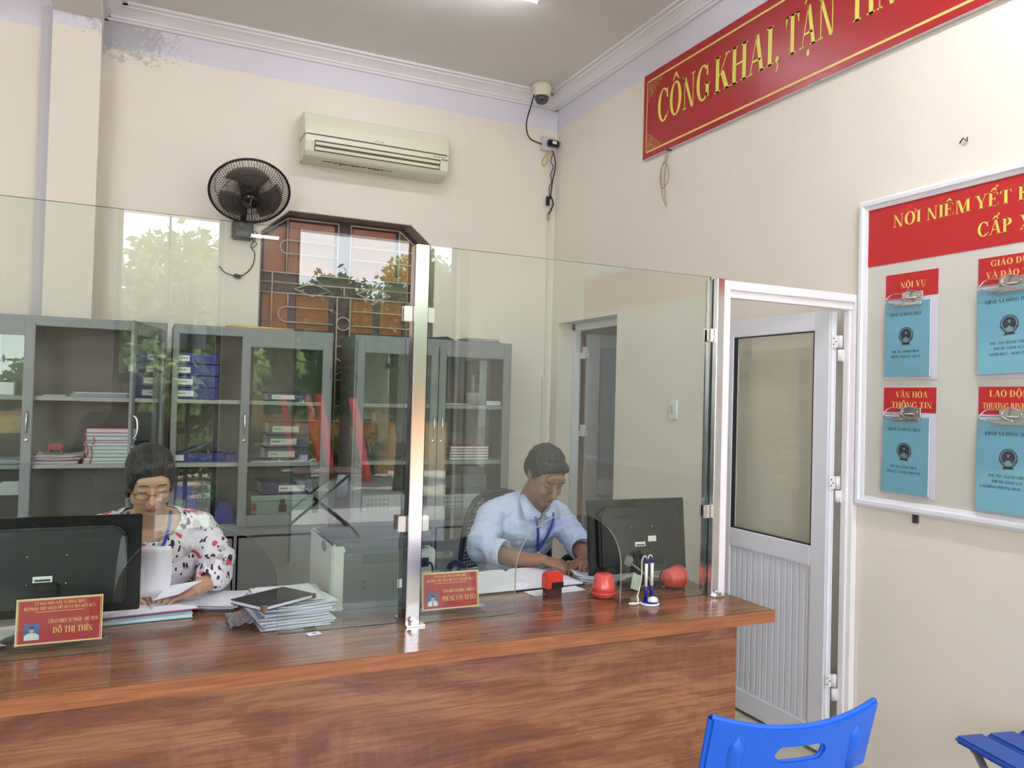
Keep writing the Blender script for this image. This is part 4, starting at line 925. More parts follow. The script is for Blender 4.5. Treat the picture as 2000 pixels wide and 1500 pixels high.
post(2.012, 2.440, 'polished steel post at the right end of the counter', w_=.034, d_=.075, h=1.232)

# ---- aluminium door beside the counter
t = thing('door_5', None, None); t['kind'] = 'structure'
f_ = MB(); DY = 2.452
f_.box(2.050, 2.085, DY, DY+.05, 0, 1.99); f_.box(2.765, 2.797, DY, DY+.05, 0.001, 1.99); f_.box(2.085, 2.765, DY, DY+.05, 1.955, 1.99); 
f_.box(2.078, 2.772, DY+.012, DY+.04, 1.925, 1.955); f_.box(2.085, 2.097, DY+.012, DY+.04, 0, 1.93); f_.box(2.752, 2.765, DY+.02, DY+.05, 0, 1.93)
f_.build('door_frame', alu_white2, t, bevel=.002)
lf = MB(); X0, X1, Ya, Yb = 2.692, 2.732, 2.520, 3.225; LT = 1.925
def lb2(y0, y1, z0, z1, a=X0, b=X1, mb=lf): mb.box(a, b, y0, y1, z0, z1)
lb2(Ya, Ya+.09, .015, LT); lb2(Yb-.09, Yb, .015, LT); lb2(Ya+.09, Yb-.09, LT-.085, LT); lb2(Ya+.09, Yb-.09, .80, .89); lb2(Ya+.09, Yb-.09, .015, .115)
lo = lf.build('door_leaf', alu_white, t, bevel=.004)
g_ = MB(); g_.box(X0+.015, X0+.021, Ya+.088, Yb-.088, .888, LT-.083); g_.build('door_glass', door_glass, lo)
g_ = MB(); 
for (a, b, c_, d_) in ((Ya+.09, Ya+.096, .89, LT-.085), (Yb-.096, Yb-.09, .89, LT-.085), (Ya+.09, Yb-.09, .89, .895), (Ya+.09, Yb-.09, LT-.09, LT-.085)): g_.box(X0+.004, X0+.024, a, b, c_, d_)
g_.build('glazing_gasket', black_pl, lo)
p_ = MB(); nb_ = 14
for i in range(nb_):
    a = Ya+.09+(Yb-Ya-.18)*i/nb_; b = Ya+.09+(Yb-Ya-.18)*(i+1)/nb_; p_.box(X0+.010, X0+.030, a+.001, b-.007, .115, .80); p_.box(X0+.017, X0+.026, b-.008, b+.002, .115, .80)
p_.build('slatted_panel', alu_white, lo, bevel=.0012)
e_ = MB(); e_.box(X0+.006, X0+.012, Ya-.005, Ya, .02, LT-.005); e_.box(X1-.012, X1-.006, Ya-.005, Ya, .02, LT-.005); e_.build('edge_ribs', alu_white, lo)
for z in (1.795, 1.185, .335):
    h_ = MB(); h_.box(X0+.002, X1-.004, Ya-.012, Ya-.005, z-.035, z+.02); h_.tube([(X1+.004, Ya-.016, z-.035), (X1+.004, Ya-.016, z+.02)], .011, 10); ho = h_.build('hinge', wht_pl, lo, bevel=.002)
    h_ = MB(); h_.tube([(X1+.004, Ya-.016, z-.092), (X1+.004, Ya-.016, z-.040)], .011, 10); h_.box(X1+.004, 2.764, Ya-.024, Ya-.012, z-.092, z-.040); h_.build('hinge_plate', wht_pl, lo, bevel=.002)
    s_ = MB()
    for (x, dz) in ((X0+.010, -.02), (X0+.022, -.008), (X0+.010, .006)): s_.lathe([(0, 0), (.0035, 0), (.0035, .001), (0, .0011)], 8, T=TR(x, Ya-.0125, z+dz) @ RX(pi/2))
    for dz in (-.08, -.052): s_.lathe([(0, 0), (.0035, 0), (.0035, .001), (0, .0011)], 8, T=TR(2.755, Ya-.0245, z+dz) @ RX(pi/2))
    s_.build('screws', ink, ho)
# ================================================================== ON THE COUNTER
def monitor(name, label, cx_, y, z0, w_, h, tilt, stand=True, rz=0):
    t = thing('computer_monitor', label, 'monitor', (cx_, y, CZ+.0005), rz)
    T = TR(0, 0, z0-CZ) @ RX(tilt)
    b_ = MB(); b_.box(-w_/2, w_/2, 0, .018, 0, h, 0, T); b_.build('bezel', black_gl, t, bevel=.003)
    b_ = MB(); b_.box(-w_/2+.012, w_/2-.012, .0181, .0195, .018, h-.012, 0, T); b_.build('screen', mat('screen_dark', (.02, .02, .025), .1), t)
    b_ = MB(); b_.prism([(-w_*.42, h*.10), (w_*.42, h*.10), (w_*.42, h*.80), (w_*.36, h*.90), (-w_*.36, h*.90), (-w_*.42, h*.80)], -.026, 0, 'y', 0, T); hb = b_.build('back_housing', black_pl, t, bevel=.008)
    b_ = MB()
    for i in range(38): b_.box(-w_*.36+i*w_*.0195, -w_*.36+i*w_*.0195+w_*.009, -.0275, -.0255, h*.74, h*.78, 0, T)
    b_.build('vent_slots', mat('vent_dark', (.035, .035, .04), .6), hb)
    b_ = MB(); 
    for sx in (-.05, .05):
        for sz in (.34, .62): b_.ell((sx, -.027, h*sz), .0028, 8, 0, T)
    b_.build('screws', chrome, hb)
    b_ = MB(); b_.box(-.035, .015, -.0272, -.0262, h*.36, h*.42, 0, T); lo_ = b_.build('sticker', wht_pl, hb)
    b_ = MB(); b_.box(-.03, .01, -.0278, -.0273, h*.37, h*.39, 0, T); b_.build('barcode', ink, lo_)
    if stand:
        b_ = MB(); b_.box(-.03, .03, -.045, -.020, .004, z0-CZ+h*.35, 0, RX(tilt*.5)); b_.build('stand_neck', black_pl, t, bevel=.004)
        b_ = MB(); b_.lathe([(0, 0), (.10, 0), (.10, .008), (.085, .014), (0, .014)], 36, T=TR(0, -.03, 0) @ Matrix.Diagonal((1.15, .8, 1, 1))); b_.build('stand_base', black_pl, t)
    return t
monitor('m', 'black computer monitor seen from behind at far left in front of the woman', -.235, 2.70, .822, .50, .292, radians(-2))
m2 = monitor('m', 'black computer monitor seen from behind on the right of the seated man', 1.885, 2.74, .800, .475, .300, radians(-6))
b_ = MB(); b_.box(.03, .07, -.031, -.029, .125, .148, 0, RX(radians(-6)) @ TR(0, 0, .04)); b_.build('sticker', wht_pl, m2)
wire('monitor_cable', 'grey video cable plugged into the back of the right monitor', 'cable', [(1.80, 2.690, .855), (1.80, 2.655, .850), (1.85, 2.64, .81), (1.885, 2.645, .772), (1.93, 2.64, .766), (1.99, 2.62, .766)], .004, mat('cable_grey', (.25, .25, .26), .5))
wire('power_cable', 'black power cable behind the right monitor drooping to the counter', 'cable', [(1.96, 2.695, .86), (1.955, 2.665, .85), (1.93, 2.66, .80), (1.90, 2.63, .767), (1.82, 2.62, .766), (1.72, 2.62, .766)], .004, black_pl)
b_ = MB(); b_.box(-.014, .014, -.012, .012, -.02, .02, 0, TR(1.797, 2.690, .862) @ RY(.4)); tag(b_.build('video_plug', mat('cable_grey', (.25, .25, .26), .5), bevel=.004), 'grey video plug in the back of the right monitor', 'plug')
tag(MB().box(-.02, .02, -.001, .0, -.03, .03, 0, TR(1.772, 2.60, .80) @ RY(.35) @ RX(-.2)).build('cable_tag', mat('mint_label', (.5, .56, .48), .5)), 'small pale paper tag on the cable behind the right monitor', 'tag')

def nameplate(x, y, w_, h, l1, l2, l3, l4, wd, shirt, label):
    t = thing('name_plate', label, 'name plate', (x, y, CZ+.0005))
    b_ = MB(); b_.prism([(-.035, 0), (.035, 0), (.035, .008), (.02, .018), (-.02, .018), (-.035, .008)], -w_*.60, w_*.60, 'x'); b_.build('acrylic_base', clear_m, t, bevel=.001)
    T = TR(0, -.004, .012) @ RX(radians(-6))
    b_ = MB(); b_.box(-w_/2-.004, w_/2+.004, .0005, .005, 0, h+.008, 0, T); b_.build('acrylic_sheet', clear_m, t)
    b_ = MB(); b_.box(-w_/2, w_/2, -.0014, -.0002, .003, h, 0, T); co = b_.build('card', [mat('plate_cream', (.75, .62, .38), .4)], t)
    b_ = MB(); b_.box(-w_/2+.004, w_/2-.003, -.0018, -.0015, .008, h-.004, 0, T); b_.build('red_field', mat('plate_red', (.42, .03, .045), .3, coat=.3), co)
    q = MB(); TT = T @ TR(0, -.0021, 0)
    text(q, l1, TT, h*.062, w_*.58, x=0, z=h*.86); text(q, l2, TT, h*.062, w_*.82, x=0, z=h*.755)
    text(q, l3, TT, h*.075, w_*.58, x=w_*.155, z=h*.46); text(q, l4, TT, h*.125, w_*wd, x=w_*.155, z=h*.24)
    q.add([(-w_*.28, 0, h*.705), (w_*.28, 0, h*.705), (w_*.28, 0, h*.715), (-w_*.28, 0, h*.715)], [(0, 1, 2, 3)], 0, TT)
    z0, z1, x0, x1 = h*.045, h*.965, -w_*.475, w_*.475
    for a, b, c_, d in ((x0, x1, z0, z0+.0012), (x0, x1, z1-.0012, z1), (x0, x0+.0012, z0, z1), (x1-.0012, x1, z0, z1)): q.add([(a, 0, c_), (b, 0, c_), (b, 0, d), (a, 0, d)], [(0, 1, 2, 3)], 0, TT)
    flat(q, 'lettering', yel2, co)
    # small portrait photo
    q = MB(); px_, pz = -w_*.315, h*.30; pw, ph = w_*.085, h*.17
    def poly(ps, mi, e): q.add([(px_+a*pw, e, pz+b*ph) for a, b in ps], [tuple(range(len(ps)))], mi, TT)
    poly([(-1, -1), (1, -1), (1, 1), (-1, 1)], 0, 0); poly([(-1, -1), (1, -1), (1, -.45), (.45, -.15), (-.45, -.15), (-1, -.45)], 1, -.0001)
    poly([(.2*cos(a)*1.7, .28+.40*sin(a)) for a in [2*pi*k/16 for k in range(16)]], 3, -.00015); poly([(.34*cos(a), .22+.36*sin(a)) for a in [2*pi*k/16 for k in range(16)]], 2, -.0002)
    poly([(.40*cos(a), .34+.38*sin(a)) for a in [pi*k/10 for k in range(11)]], 3, -.00025)
    if shirt: poly([(-.07, -.15), (.07, -.15), (.12, -1), (-.12, -1)], 4, -.0002)
    flat(q, 'portrait_photo', [mat('photo_blue', (.03, .13, .40), .4), mat('photo_shirt', (.62, .68, .66), .5), mat('photo_skin', (.60, .38, .26), .5), ink, mat('photo_tie', (.12, .16, .26), .5)], co)
    return t
nameplate(-.190, 2.585, .216, .130, 'ỦY BAN NHÂN DÂN XÃ ĐÔNG TRÚC', 'BỘ PHẬN TIẾP NHẬN HỒ SƠ VÀ TRẢ KẾT QUẢ', 'CÔNG CHỨC TƯ PHÁP - HỘ TỊCH', 'ĐỖ THỊ THÌN', .46, False, 'red name plate on an acrylic stand at far left in front of the monitor')
nameplate(.985, 2.560, .207, .128, 'ỦY BAN NHÂN DÂN XÃ ĐÔNG TRÚC', 'BỘ PHẬN TIẾP NHẬN HỒ SƠ VÀ TRẢ KẾT QUẢ', 'CÔNG CHỨC VĂN PHÒNG - THỐNG KÊ', 'PHÙNG VĂN XUYÊN', .60, True, 'red name plate on an acrylic stand beside the middle steel post')

# stack of documents with the black notebook on it
mint = mat('mint_sheet', (.60, .70, .62), .6); bluish = mat('blue_white_sheet', (.66, .72, .86), .6)
sheaf('document_stack', 'thick untidy stack of documents on the counter under the black notebook', 'papers', .352, .572, 2.555, 2.79, CZ+.001, 15, .0048, rz=.10, jit=.013, mats=[paper, paper, bluish, paper_b], seed=41, curl=.012)
sheaf('certificate_sheets', 'pale green certificates fanned on top of the document stack', 'papers', .36, .56, 2.57, 2.78, CZ+.0765, 3, .003, rz=.02, jit=.012, mats=[mint, paper], seed=42)
b_ = MB(); b_.lathe([(0, 0), (.012, 0), (.012, .0004), (0, .0005)], 20, T=TR(.475, 2.572, CZ+.0872) @ Matrix.Diagonal((1.2, .6, 1, 1)))
tag(b_.build('red_seal', maroon), 'small red round seal printed on the top certificate', 'seal')
t = thing('notebook', 'black leatherette notebook lying askew on the document stack', 'notebook', (.395, 2.565, CZ+.089), radians(33))
MB().box(-.105, .105, -.075, .075, .012, .0145).build('cover', blk_book, t, bevel=.001)
MB().box(-.105, .105, -.075, .075, .0, .0022).build('cover', blk_book, t, bevel=.001)
MB().box(-.102, .102, -.072, .072, .0024, .0118).build('pages', paper_b, t)
b_ = MB(); b_.box(.09, .106, -.076, -.062, -.0005, .0152); b_.box(-.106, -.09, -.076, -.062, -.0005, .0152); b_.build('corner_caps', chrome, t)
# crumpled plastic sleeve
mb = MB(); nx, ny = 10, 8; r = random.Random(2); vs = []
for i in range(nx+1):
    for j in range(ny+1):
        vs.append((.272+.115*i/nx+.03*(1-j/ny)*0, 2.60+.17*j/ny, CZ+.004+.012*abs(sin(i*1.3+j*.9))*r.random()+.02*(i/nx)))
mb.add(vs, [(i*(ny+1)+j, (i+1)*(ny+1)+j, (i+1)*(ny+1)+j+1, i*(ny+1)+j+1) for i in range(nx) for j in range(ny)])
o = mb.build('plastic_sleeve', mat('cloudy_plastic', (.36, .33, .36), .18, alpha=.55)); md = o.modifiers.new('t', 'SOLIDIFY'); md.thickness = .001
tag(o, 'crumpled clear plastic sleeve sticking out left of the document stack', 'plastic sleeve')
t = thing('paper_note', 'tiny folded white paper square on the counter below the document stack', 'paper', (.503, 2.470, CZ+.001), .2)
MB().box(-.020, .020, -.013, .013, 0, .003).build('square', paper, t)
MB().box(-.004, .008, -.004, .003, .0031, .0034).build('print', mat('print_grey', (.12, .10, .10), .6), t)
# the woman's papers
def openbook(name, label, x, y, rz, w_, d_, z, cover, th=.012, fan_=.01, cat='register'):
    t = thing(name, label, cat, (x, y, z), rz)
    b_ = MB(); b_.box(-w_, w_, 0, d_, 0, .003); b_.build('cover', cover, t, bevel=.001)
    b_ = MB(); n = 14; top = []
    for i in range(2*n+1):
        u = -1+i/n; h_ = th*(1-abs(u)**2.2*.75)*(1 if abs(u) > .06 else .55)+fan_*abs(u)*(1-abs(u)); top.append((u*(w_-.003), .004+h_))
    pts = [(-(w_-.003), .0035)]+[(w_-.003, .0035)]+top[::-1]
    b_.prism(pts, .003, d_-.003, 'y'); b_.build('pages', paper, t)
    return t
openbook('open_register', 'open register with a pink cover lying in front of the woman', .05, 2.80, .12, .145, .19, CZ+.018, pinkc, .016, .02)
book(-.10, .17, 2.775, 2.95, CZ+.001, .014, mat('teal_marbled', (.30, .55, .60), .5), 'thin teal-covered ledger under the open pink register', cat='ledger', name='ledger', rz=.06)
sheaf('paper_pile', 'pale papers spread on the counter left of the pink register', 'papers', -.36, -.15, 2.66, 2.86, CZ+.001, 5, .002, rz=.3, jit=.02, mats=[paper, paper_b], seed=51)
sheaf('handwritten_sheets', 'handwritten white sheets lying on the counter in front of the woman', 'papers', .145, .345, 2.83, 3.02, CZ+.016, 5, .0022, rz=-.35, jit=.006, mats=[paper, paper, paper_b], seed=52, curl=.006)
sheaf('paper_pile', 'papers under the handwritten sheets beside the pink register', 'papers', .16, .33, 2.86, 3.02, CZ+.001, 4, .003, rz=-.3, jit=.008, mats=[paper_b, paper], seed=53)
mb = MB(); vs = []; n = 8
for i in range(n+1):
    for k in (0, 1): vs.append((-.005+.105*k+.010*sin(i*.35), 2.842+.02*sin(i*.45), .824+.165*i/n))
mb.add(vs, [(2*i, 2*i+1, 2*i+3, 2*i+2) for i in range(n)], smooth=True)
o = mb.build('upright_page', paper); md = o.modifiers.new('t', 'SOLIDIFY'); md.thickness = .0006
tag(o, 'white page held upright by the woman next to the monitor', 'paper')
t = thing('held_booklet', 'booklet with a pink inner page held in the hand of the woman', 'booklet', (.0, 0, 0))
mb = MB(); mb.add([(.055, 2.80, .822), (.13, 2.775, .842), (.205, 2.84, .868), (.10, 2.87, .850)], [(0, 1, 2, 3)]); o = flat(mb, 'page', paper, t); md = o.modifiers.new('t', 'SOLIDIFY'); md.thickness = .001
mb = MB(); mb.add([(.06, 2.805, .818), (.125, 2.785, .832), (.185, 2.83, .856), (.10, 2.86, .842)], [(0, 1, 2, 3)]); o = flat(mb, 'pink_page', mat('rose_page', (.60, .22, .26), .5), t); md = o.modifiers.new('t', 'SOLIDIFY'); md.thickness = .001
# the man's papers
openbook('open_ledger', 'wide open ledger with white pages in front of the seated man', 1.40, 2.755, .04, .235, .24, CZ+.003, dark_pl, .026, .016, cat='ledger')
sheaf('loose_sheets', 'loose white sheets sticking out under the open ledger', 'papers', 1.36, 1.60, 2.675, 2.75, CZ+.0005, 2, .001, rz=.08, jit=.008, mats=[paper], seed=61)
sheaf('paper_pile', 'curling white papers between the ledger and the right monitor', 'papers', 1.65, 1.84, 2.76, 2.98, CZ+.001, 9, .003, rz=-.25, jit=.014, mats=[paper, paper_b], seed=62, curl=.03)
sheaf('loose_sheets', 'white sheets on the counter behind the right monitor cables', 'papers', 1.86, 2.03, 2.66, 2.86, CZ+.001, 3, .0015, rz=.5, jit=.01, mats=[paper], seed=63)
sheaf('printed_sheets', 'white printed sheets beside the printer behind the notebook', 'papers', .50, .66, 2.93, 3.10, CZ+.001, 3, .003, rz=.2, jit=.01, mats=[paper, mint], seed=64)

# stamps
t = thing('self_inking_stamp', 'red and black self-inking stamp standing on the counter', 'stamp', (1.424, 2.640, CZ+.0005), .05)
b_ = MB(); pf = [(-.038, .035), (.038, .035), (.038, .085), (.034, .092), (.02, .096), (-.02, .096), (-.034, .092), (-.038, .085)]
b_.prism(pf, -.019, .019, 'y'); b_.build('handle', red_st, t, bevel=.004)
MB().box(-.014, .037, -.0205, -.0190, .036, .058).build('window', black_gl, t)
MB().box(-.033, .033, -.017, .017, 0, .035).build('frame', smoke, t, bevel=.002)
b_ = MB(); text(b_, '1 5', TR(.012, -.0208, .044), .008, .014); flat(b_, 'window_print', wht_pl, t) if b_.f else None
def coral(label, T, loc):
    t = thing('round_stamp', label, 'stamp', loc)
    b_ = MB(); b_.lathe([(0, .092), (.026, .092), (.032, .088), (.036, .082), (.042, .045), (.0465, .026)][::-1], 32, T=T); b_.build('cap', pink_st, t)
    b_ = MB(); b_.lathe([(0, 0), (.026, 0), (.032, .003), (.044, .014), (.0475, .022), (.0475, .025), (0, .0255)], 32, T=T); b_.build('base', pink_st, t)
    b_ = MB(); b_.lathe([(0, .0252), (.0455, .0252), (.0455, .0262), (0, .0262)], 32, T=T); b_.build('seam', maroon, t)
    return t
coral('coral red rounded stamp standing upright on the counter', Matrix(), (1.604, 2.565, CZ+.0005))
coral('coral red rounded stamp lying on its side beside the right post', TR(.05, 0, .0475) @ RZ(radians(12)) @ RY(radians(-90)), (1.945, 2.60, CZ+.0005))
# pen stand
t = thing('pen_stand', 'white and blue counter pen stand with two chained pens', 'pen stand', (1.716, 2.425, CZ+.0005))
b_ = MB(); b_.lathe([(0, 0), (.034, 0), (.036, .003), (.034, .007), (0, .008)], 28); b_.build('base', wht_pl, t)
b_ = MB(); b_.lathe([(0, .008), (.031, .008), (.029, .012), (0, .013)], 28); b_.build('blue_ring', navy, t)
b_ = MB(); b_.ell((.008, -.008, .016), (.021, .019, .014), 18); b_.build('dome', wht_pl, t)
b_ = MB(); text(b_, 'BEN', TR(.008, -.0272, .014), .004, .012); flat(b_, 'dome_print', navy, t) if 0 else None
for i, (x, y) in enumerate(((-.014, .006), (.014, .010))):
    b_ = MB(); b_.lathe([(0, .010), (.008, .010), (.0065, .05), (.0062, .066)], 14, T=TR(x, y, 0)); b_.build('pen_socket', navy, t)
    b_ = MB(); b_.lathe([(0, .064), (.0055, .064), (.0058, .150), (0, .150)], 14, T=TR(x, y, 0)); b_.build('pen', wht_pl, t)
    b_ = MB(); b_.lathe([(0, .1495), (.006, .1495), (.0055, .166), (.002, .170), (0, .170)], 14, T=TR(x, y, 0)); b_.build('pen_cap', navy, t)
    b_ = MB(); b_.tube(spline([(x, y, .168), (x-.004, y, .176), (x-.014, y, .174), (x-.018, y+.004, .155), (x-.016, y+.006, .11), (x-.022, y+.008, .06), (x-.030, y+.010, .03)] if i == 0 else [(x, y, .168), (x-.004, y, .177), (x-.012, y+.002, .176), (x-.018, y+.004, .16), (x-.019, y+.004, .14), (x-.02, y+.006, .09), (x-.019, y+.008, .02)], 6), .0022, 7); b_.build('cord', mat('cord_cream', (.66, .64, .56), .5), t)
b_ = MB(); b_.tube(spline([(-.044, .016, .03), (-.044, .012, .006), (-.058, .004, .005), (-.075, .006, .005), (-.078, .016, .005), (-.062, .018, .005), (-.048, .012, .005), (-.034, .010, .005)], 7), .0035, 8); b_.build('coiled_cord', MATS['cord_cream'], t)

# laser printer behind the glass beside the post
t = thing('laser_printer', 'grey and white office printer on the counter behind the middle post', 'printer', (.60, 2.66, CZ+.0005))
ptr = mat('printer_white', (.50, .51, .50), .45); ptg = mat('printer_grey', (.085, .095, .105), .4)
MB().box(0, .30, 0, .36, .012, .215).build('body', ptg, t, bevel=.008)
MB().box(-.006, .04, -.004, .37, .01, .235).build('side_panel', ptr, t, bevel=.006)
MB().box(.30, .37, .02, .36, .012, .20).build('side_panel', ptr, t, bevel=.006)
b_ = MB(); b_.prism([(0, .216), (.36, .216), (.36, .235), (.02, .250), (0, .245)], 0, .35, 'x'); b_.build('top_cover', ptg, t, bevel=.005)
b_ = MB()
for i in range(6): b_.box(.10, .23, -.0015, -.0002, .165+i*.006, .1675+i*.006)
for z in (.10, .08): b_.box(.10, .112, -.0015, -.0002, z, z+.008)
b_.build('vents', ink, t)
b_ = MB(); b_.box(.225, .262, -.0015, -.0002, .075, .105); b_.build('rating_label', wht_pl, t)
b_ = MB()
for i in range(5): b_.box(-.0075, -.0062, .10-.01*(2-abs(i-2)), .15+.01*(2-abs(i-2)), .195+i*.007, .198+i*.007)
b_.build('side_vents', ink, t)
b_ = MB(); b_.box(0, .36, .0, .35, 0, .011); b_.build('base', ptg, t)
b_ = MB(); b_.box(.315, .340, .008, .019, .14, .17); b_.tube(spline([(.327, .008, .155), (.345, -.01, .15), (.352, -.01, .10), (.350, -.01, .03), (.352, .0, .006)], 6), .0045, 7); b_.build('power_plug', black_pl, t)

# ================================================================== CHAIRS
t = thing('office_chair', 'black mesh office chair behind the counter with the man seated on it', 'office chair', (1.64, 3.50, 0), radians(-4))
b_ = MB(); pts = []; n = 10
def bk(u, v):  # u -1..1, v 0..1
    wv = .235*(.62+.38*sin(pi*min(1, (1-v)*1.25+.12)*.5)) ; return (u*wv, .09-.05*u*u+.05*v-.03*sin(pi*v), .56+.46*v-.025*u*u*v)
fr_pts = [bk(-1, 0), bk(-1, .3), bk(-1, .6), bk(-1, .85), bk(-.8, 1), bk(-.4, 1.03), bk(0, 1.04), bk(.4, 1.03), bk(.8, 1), bk(1, .85), bk(1, .6), bk(1, .3), bk(1, 0), bk(.4, -.02), bk(-.4, -.02), bk(-1, 0)]
b_.tube(spline(fr_pts, 5), .014, 8); b_.build('back_frame', black_pl, t)
b_ = MB()
for i in range(26):
    v = i/25; row = [bk(u/8*.97, v) for u in range(-8, 9)]; b_.tube(row, .0048 if i % 2 else .003, 4, caps=False)
for j in range(-13, 14): b_.tube([bk(j/13.5*.97, v/12) for v in range(13)], .0022, 4, caps=False)
b_.build('mesh_back', mat('mesh_black', (.02, .022, .026), .6), t)
b_ = MB(); b_.box(-.24, .24, -.36, .10, .44, .50); b_.build('seat', black_pl, t, bevel=.025, bseg=3)
b_ = MB(); b_.tube([(0, -.12, .44), (0, -.12, .10)], .028, 12); b_.build('gas_lift', grey_tube, t)
b_ = MB(); b_.tube([(0, .0, .45), (0, .14, .46), (0, .13, .62)], .02, 8); b_.build('back_support', black_pl, t)
b_ = MB()
for k in range(5): a = 2*pi*k/5+.3; b_.tube([(0, -.12, .11), (.27*cos(a), -.12+.27*sin(a), .065)], [.025, .016], 8)
b_.build('star_base', black_pl, t)
for k in range(5):
    a = 2*pi*k/5+.3; b_ = MB(); b_.lathe([(0, -.02), (.028, -.02), (.028, .02), (0, .02)], 14, T=TR(.27*cos(a), -.12+.27*sin(a), .0285) @ RZ(a) @ RX(pi/2)); b_.build('castor', black_pl, t)
for sx in (-1, 1):
    b_ = MB(); b_.tube(spline([(sx*.22, -.02, .46), (sx*.295, -.02, .50), (sx*.30, .0, .62), (sx*.295, .0, .695), (sx*.29, -.08, .735), (sx*.28, -.20, .73), (sx*.275, -.25, .70), (sx*.27, -.24, .64), (sx*.26, -.16, .52), (sx*.22, -.14, .46)], 6), .016, 8); b_.build('armrest', black_pl, t)
t = thing('stool', 'round grey stool under the seated woman', 'stool', (.045, 3.36, 0))
b_ = MB(); b_.lathe([(0, .43), (.17, .43), (.18, .45), (.17, .475), (0, .475)], 28); b_.build('seat', dark_pl, t)
for k in range(4): a = pi/4+k*pi/2; b_ = MB(); b_.tube([(.11*cos(a), .11*sin(a), .435), (.17*cos(a), .17*sin(a), .001)], .011, 8); b_.build('leg', grey_tube, t)

# ---- blue folding chair in the foreground
def arcx(u):   # backrest curve: u -1..1 across
    return u*.213, .035*(u*u)
def folding_chair(name, label, loc, rz):
    t = thing(name, label, 'chair', loc, rz)
    H0, H1 = .655, .815; n = 24; lean = .30
    vsF = []; 
    def top(u): return H1-.018+.030*(u*u)+.0*u
    def bot(u): return H0+.006+.010*u*u+.0
    def P(u, f, out):
        x, y = arcx(u); z = bot(u)+(top(u)-bot(u))*f; 
        return (x, y-out+lean*(0)-(z-H0)*.28, z)
    # curved shell with a rounded slot: build columns, skipping the slot
    b_ = MB(); us = [-1+2*i/96 for i in range(97)]; su = .30
    def slotf(u):
        k = abs(u)/su
        if k >= 1: return None
        hh = .145*sqrt(1-max(0, (k-.70)/.30)**2); return (.56-hh, .56+hh)
    th = .010
    for i in range(96):
        u0, u1 = us[i], us[i+1]; s0, s1 = slotf(u0), slotf(u1)
        segs = [((0, 0), (1, 1))] if s0 is None and s1 is None else None
        if segs is None:
            s0 = s0 or (.56, .56); s1 = s1 or (.56, .56); segs = [((0, 0), (s0[0], s1[0])), ((s0[1], s1[1]), (1, 1))]
        for (a0, a1), (c0, c1) in segs:
            b_.add([P(u0, a0, 0), P(u1, a1, 0), P(u1, c1, 0), P(u0, c0, 0), P(u0, a0, th), P(u1, a1, th), P(u1, c1, th), P(u0, c0, th)], [(0, 1, 2, 3), (7, 6, 5, 4), (0, 4, 5, 1), (3, 2, 6, 7)], 0)
    for u in (-1, 1): b_.add([P(u, 0, 0), P(u, 1, 0), P(u, 1, th), P(u, 0, th)], [(0, 1, 2, 3)])
    # rolled rim on the rear face
    rim = [P(us[i], 1, -.004) for i in range(0, 97, 4)]+[P(1, f, -.004) for f in (.8, .5, .2)]+[P(us[i], 0, -.004) for i in range(96, -1, -4)]+[P(-1, f, -.004) for f in (.2, .5, .8)]
    rim.append(rim[0]); b_.tube(rim, .0075, 8, caps=False)
    sl = [];
    for i in range(-24, 25):
        u = su*.995*i/24; s_ = slotf(u) or (.56, .56); sl.append((u, s_[1]))
    sl2 = [(u, (slotf(u) or (.56, .56))[0]) for u, _ in sl][::-1]
    ring = [P(u, f, 0) for u, f in sl+sl2]; ring.append(ring[0]); b_.tube(ring, .0045, 6, caps=False)
    b_.build('backrest', blue_pl, t)
    for u in (-.72, .72):
        b_ = MB(); a = P(u, -.05, -.012); c_ = P(u, .80, -.012); b_.tube([Vector(a)+Vector((0, -.004, 0)), Vector(c_)+Vector((0, -.006, -.02)), Vector(c_)+Vector((0, -.018, .008))], [.022, .021, .004], 12); b_.build('tube_socket', blue_pl, t)
    b_ = MB(); q0 = P(-.14, .12, -.0015); q1 = P(.06, .12, -.0015); q2 = P(.06, .34, -.0015); q3 = P(-.14, .34, -.0015); b_.add([q0, q1, q2, q3], [(0, 1, 2, 3)]); st_ = flat(b_, 'sticker', mat('sticker_light_blue', (.25, .55, .80), .4), t)
    b_ = MB(); b_.add([P(-.11, .20, -.0022), P(.0, .20, -.0022), P(.0, .25, -.0022), P(-.11, .25, -.0022)], [(0, 1, 2, 3)]); flat(b_, 'sticker_print', wht_pl, st_)
    for sx in (-1, 1):
        x = sx*.155; yb = P(sx*.72, 0, 0)[1]
        b_ = MB(); b_.tube(spline([(x, yb-.02, .67), (x, yb+.02, .60), (x, yb+.05, .45), (x*1.0, .25, .22), (x, .42, .012)], 5), .0125, 10); b_.build('leg', grey_tube, t)
        b_ = MB(); b_.tube([(x*.9, .36, .43), (x*.9, .10, .22), (x*.9, -.12, .012)], .0125, 10); b_.build('leg', grey_tube, t)
        b_ = MB(); b_.ell((x+sx*.012, yb-.018, .652), .006, 10); b_.build('rivet', chrome, t)
    b_ = MB(); b_.box(-.17, .17, .04, .42, .425, .45); b_.build('seat', blue_pl, t, bevel=.012, bseg=3)
    return t
folding_chair('folding_chair', 'bright blue plastic folding chair with a handle slot in front of the counter', (1.345, 1.345, 0), radians(-8))
t = thing('slatted_seat', 'blue slatted plastic seat on grey legs cut off by the right picture edge', 'chair', (2.55, 1.50, 0), radians(-12))
for i in range(4):
    b_ = MB(); x = -.17+i*.125; b_.box(x, x+.112, -.22, .20-.0*i, .425, .448); b_.build('slat', blue_pl2, t, bevel=.010, bseg=3)
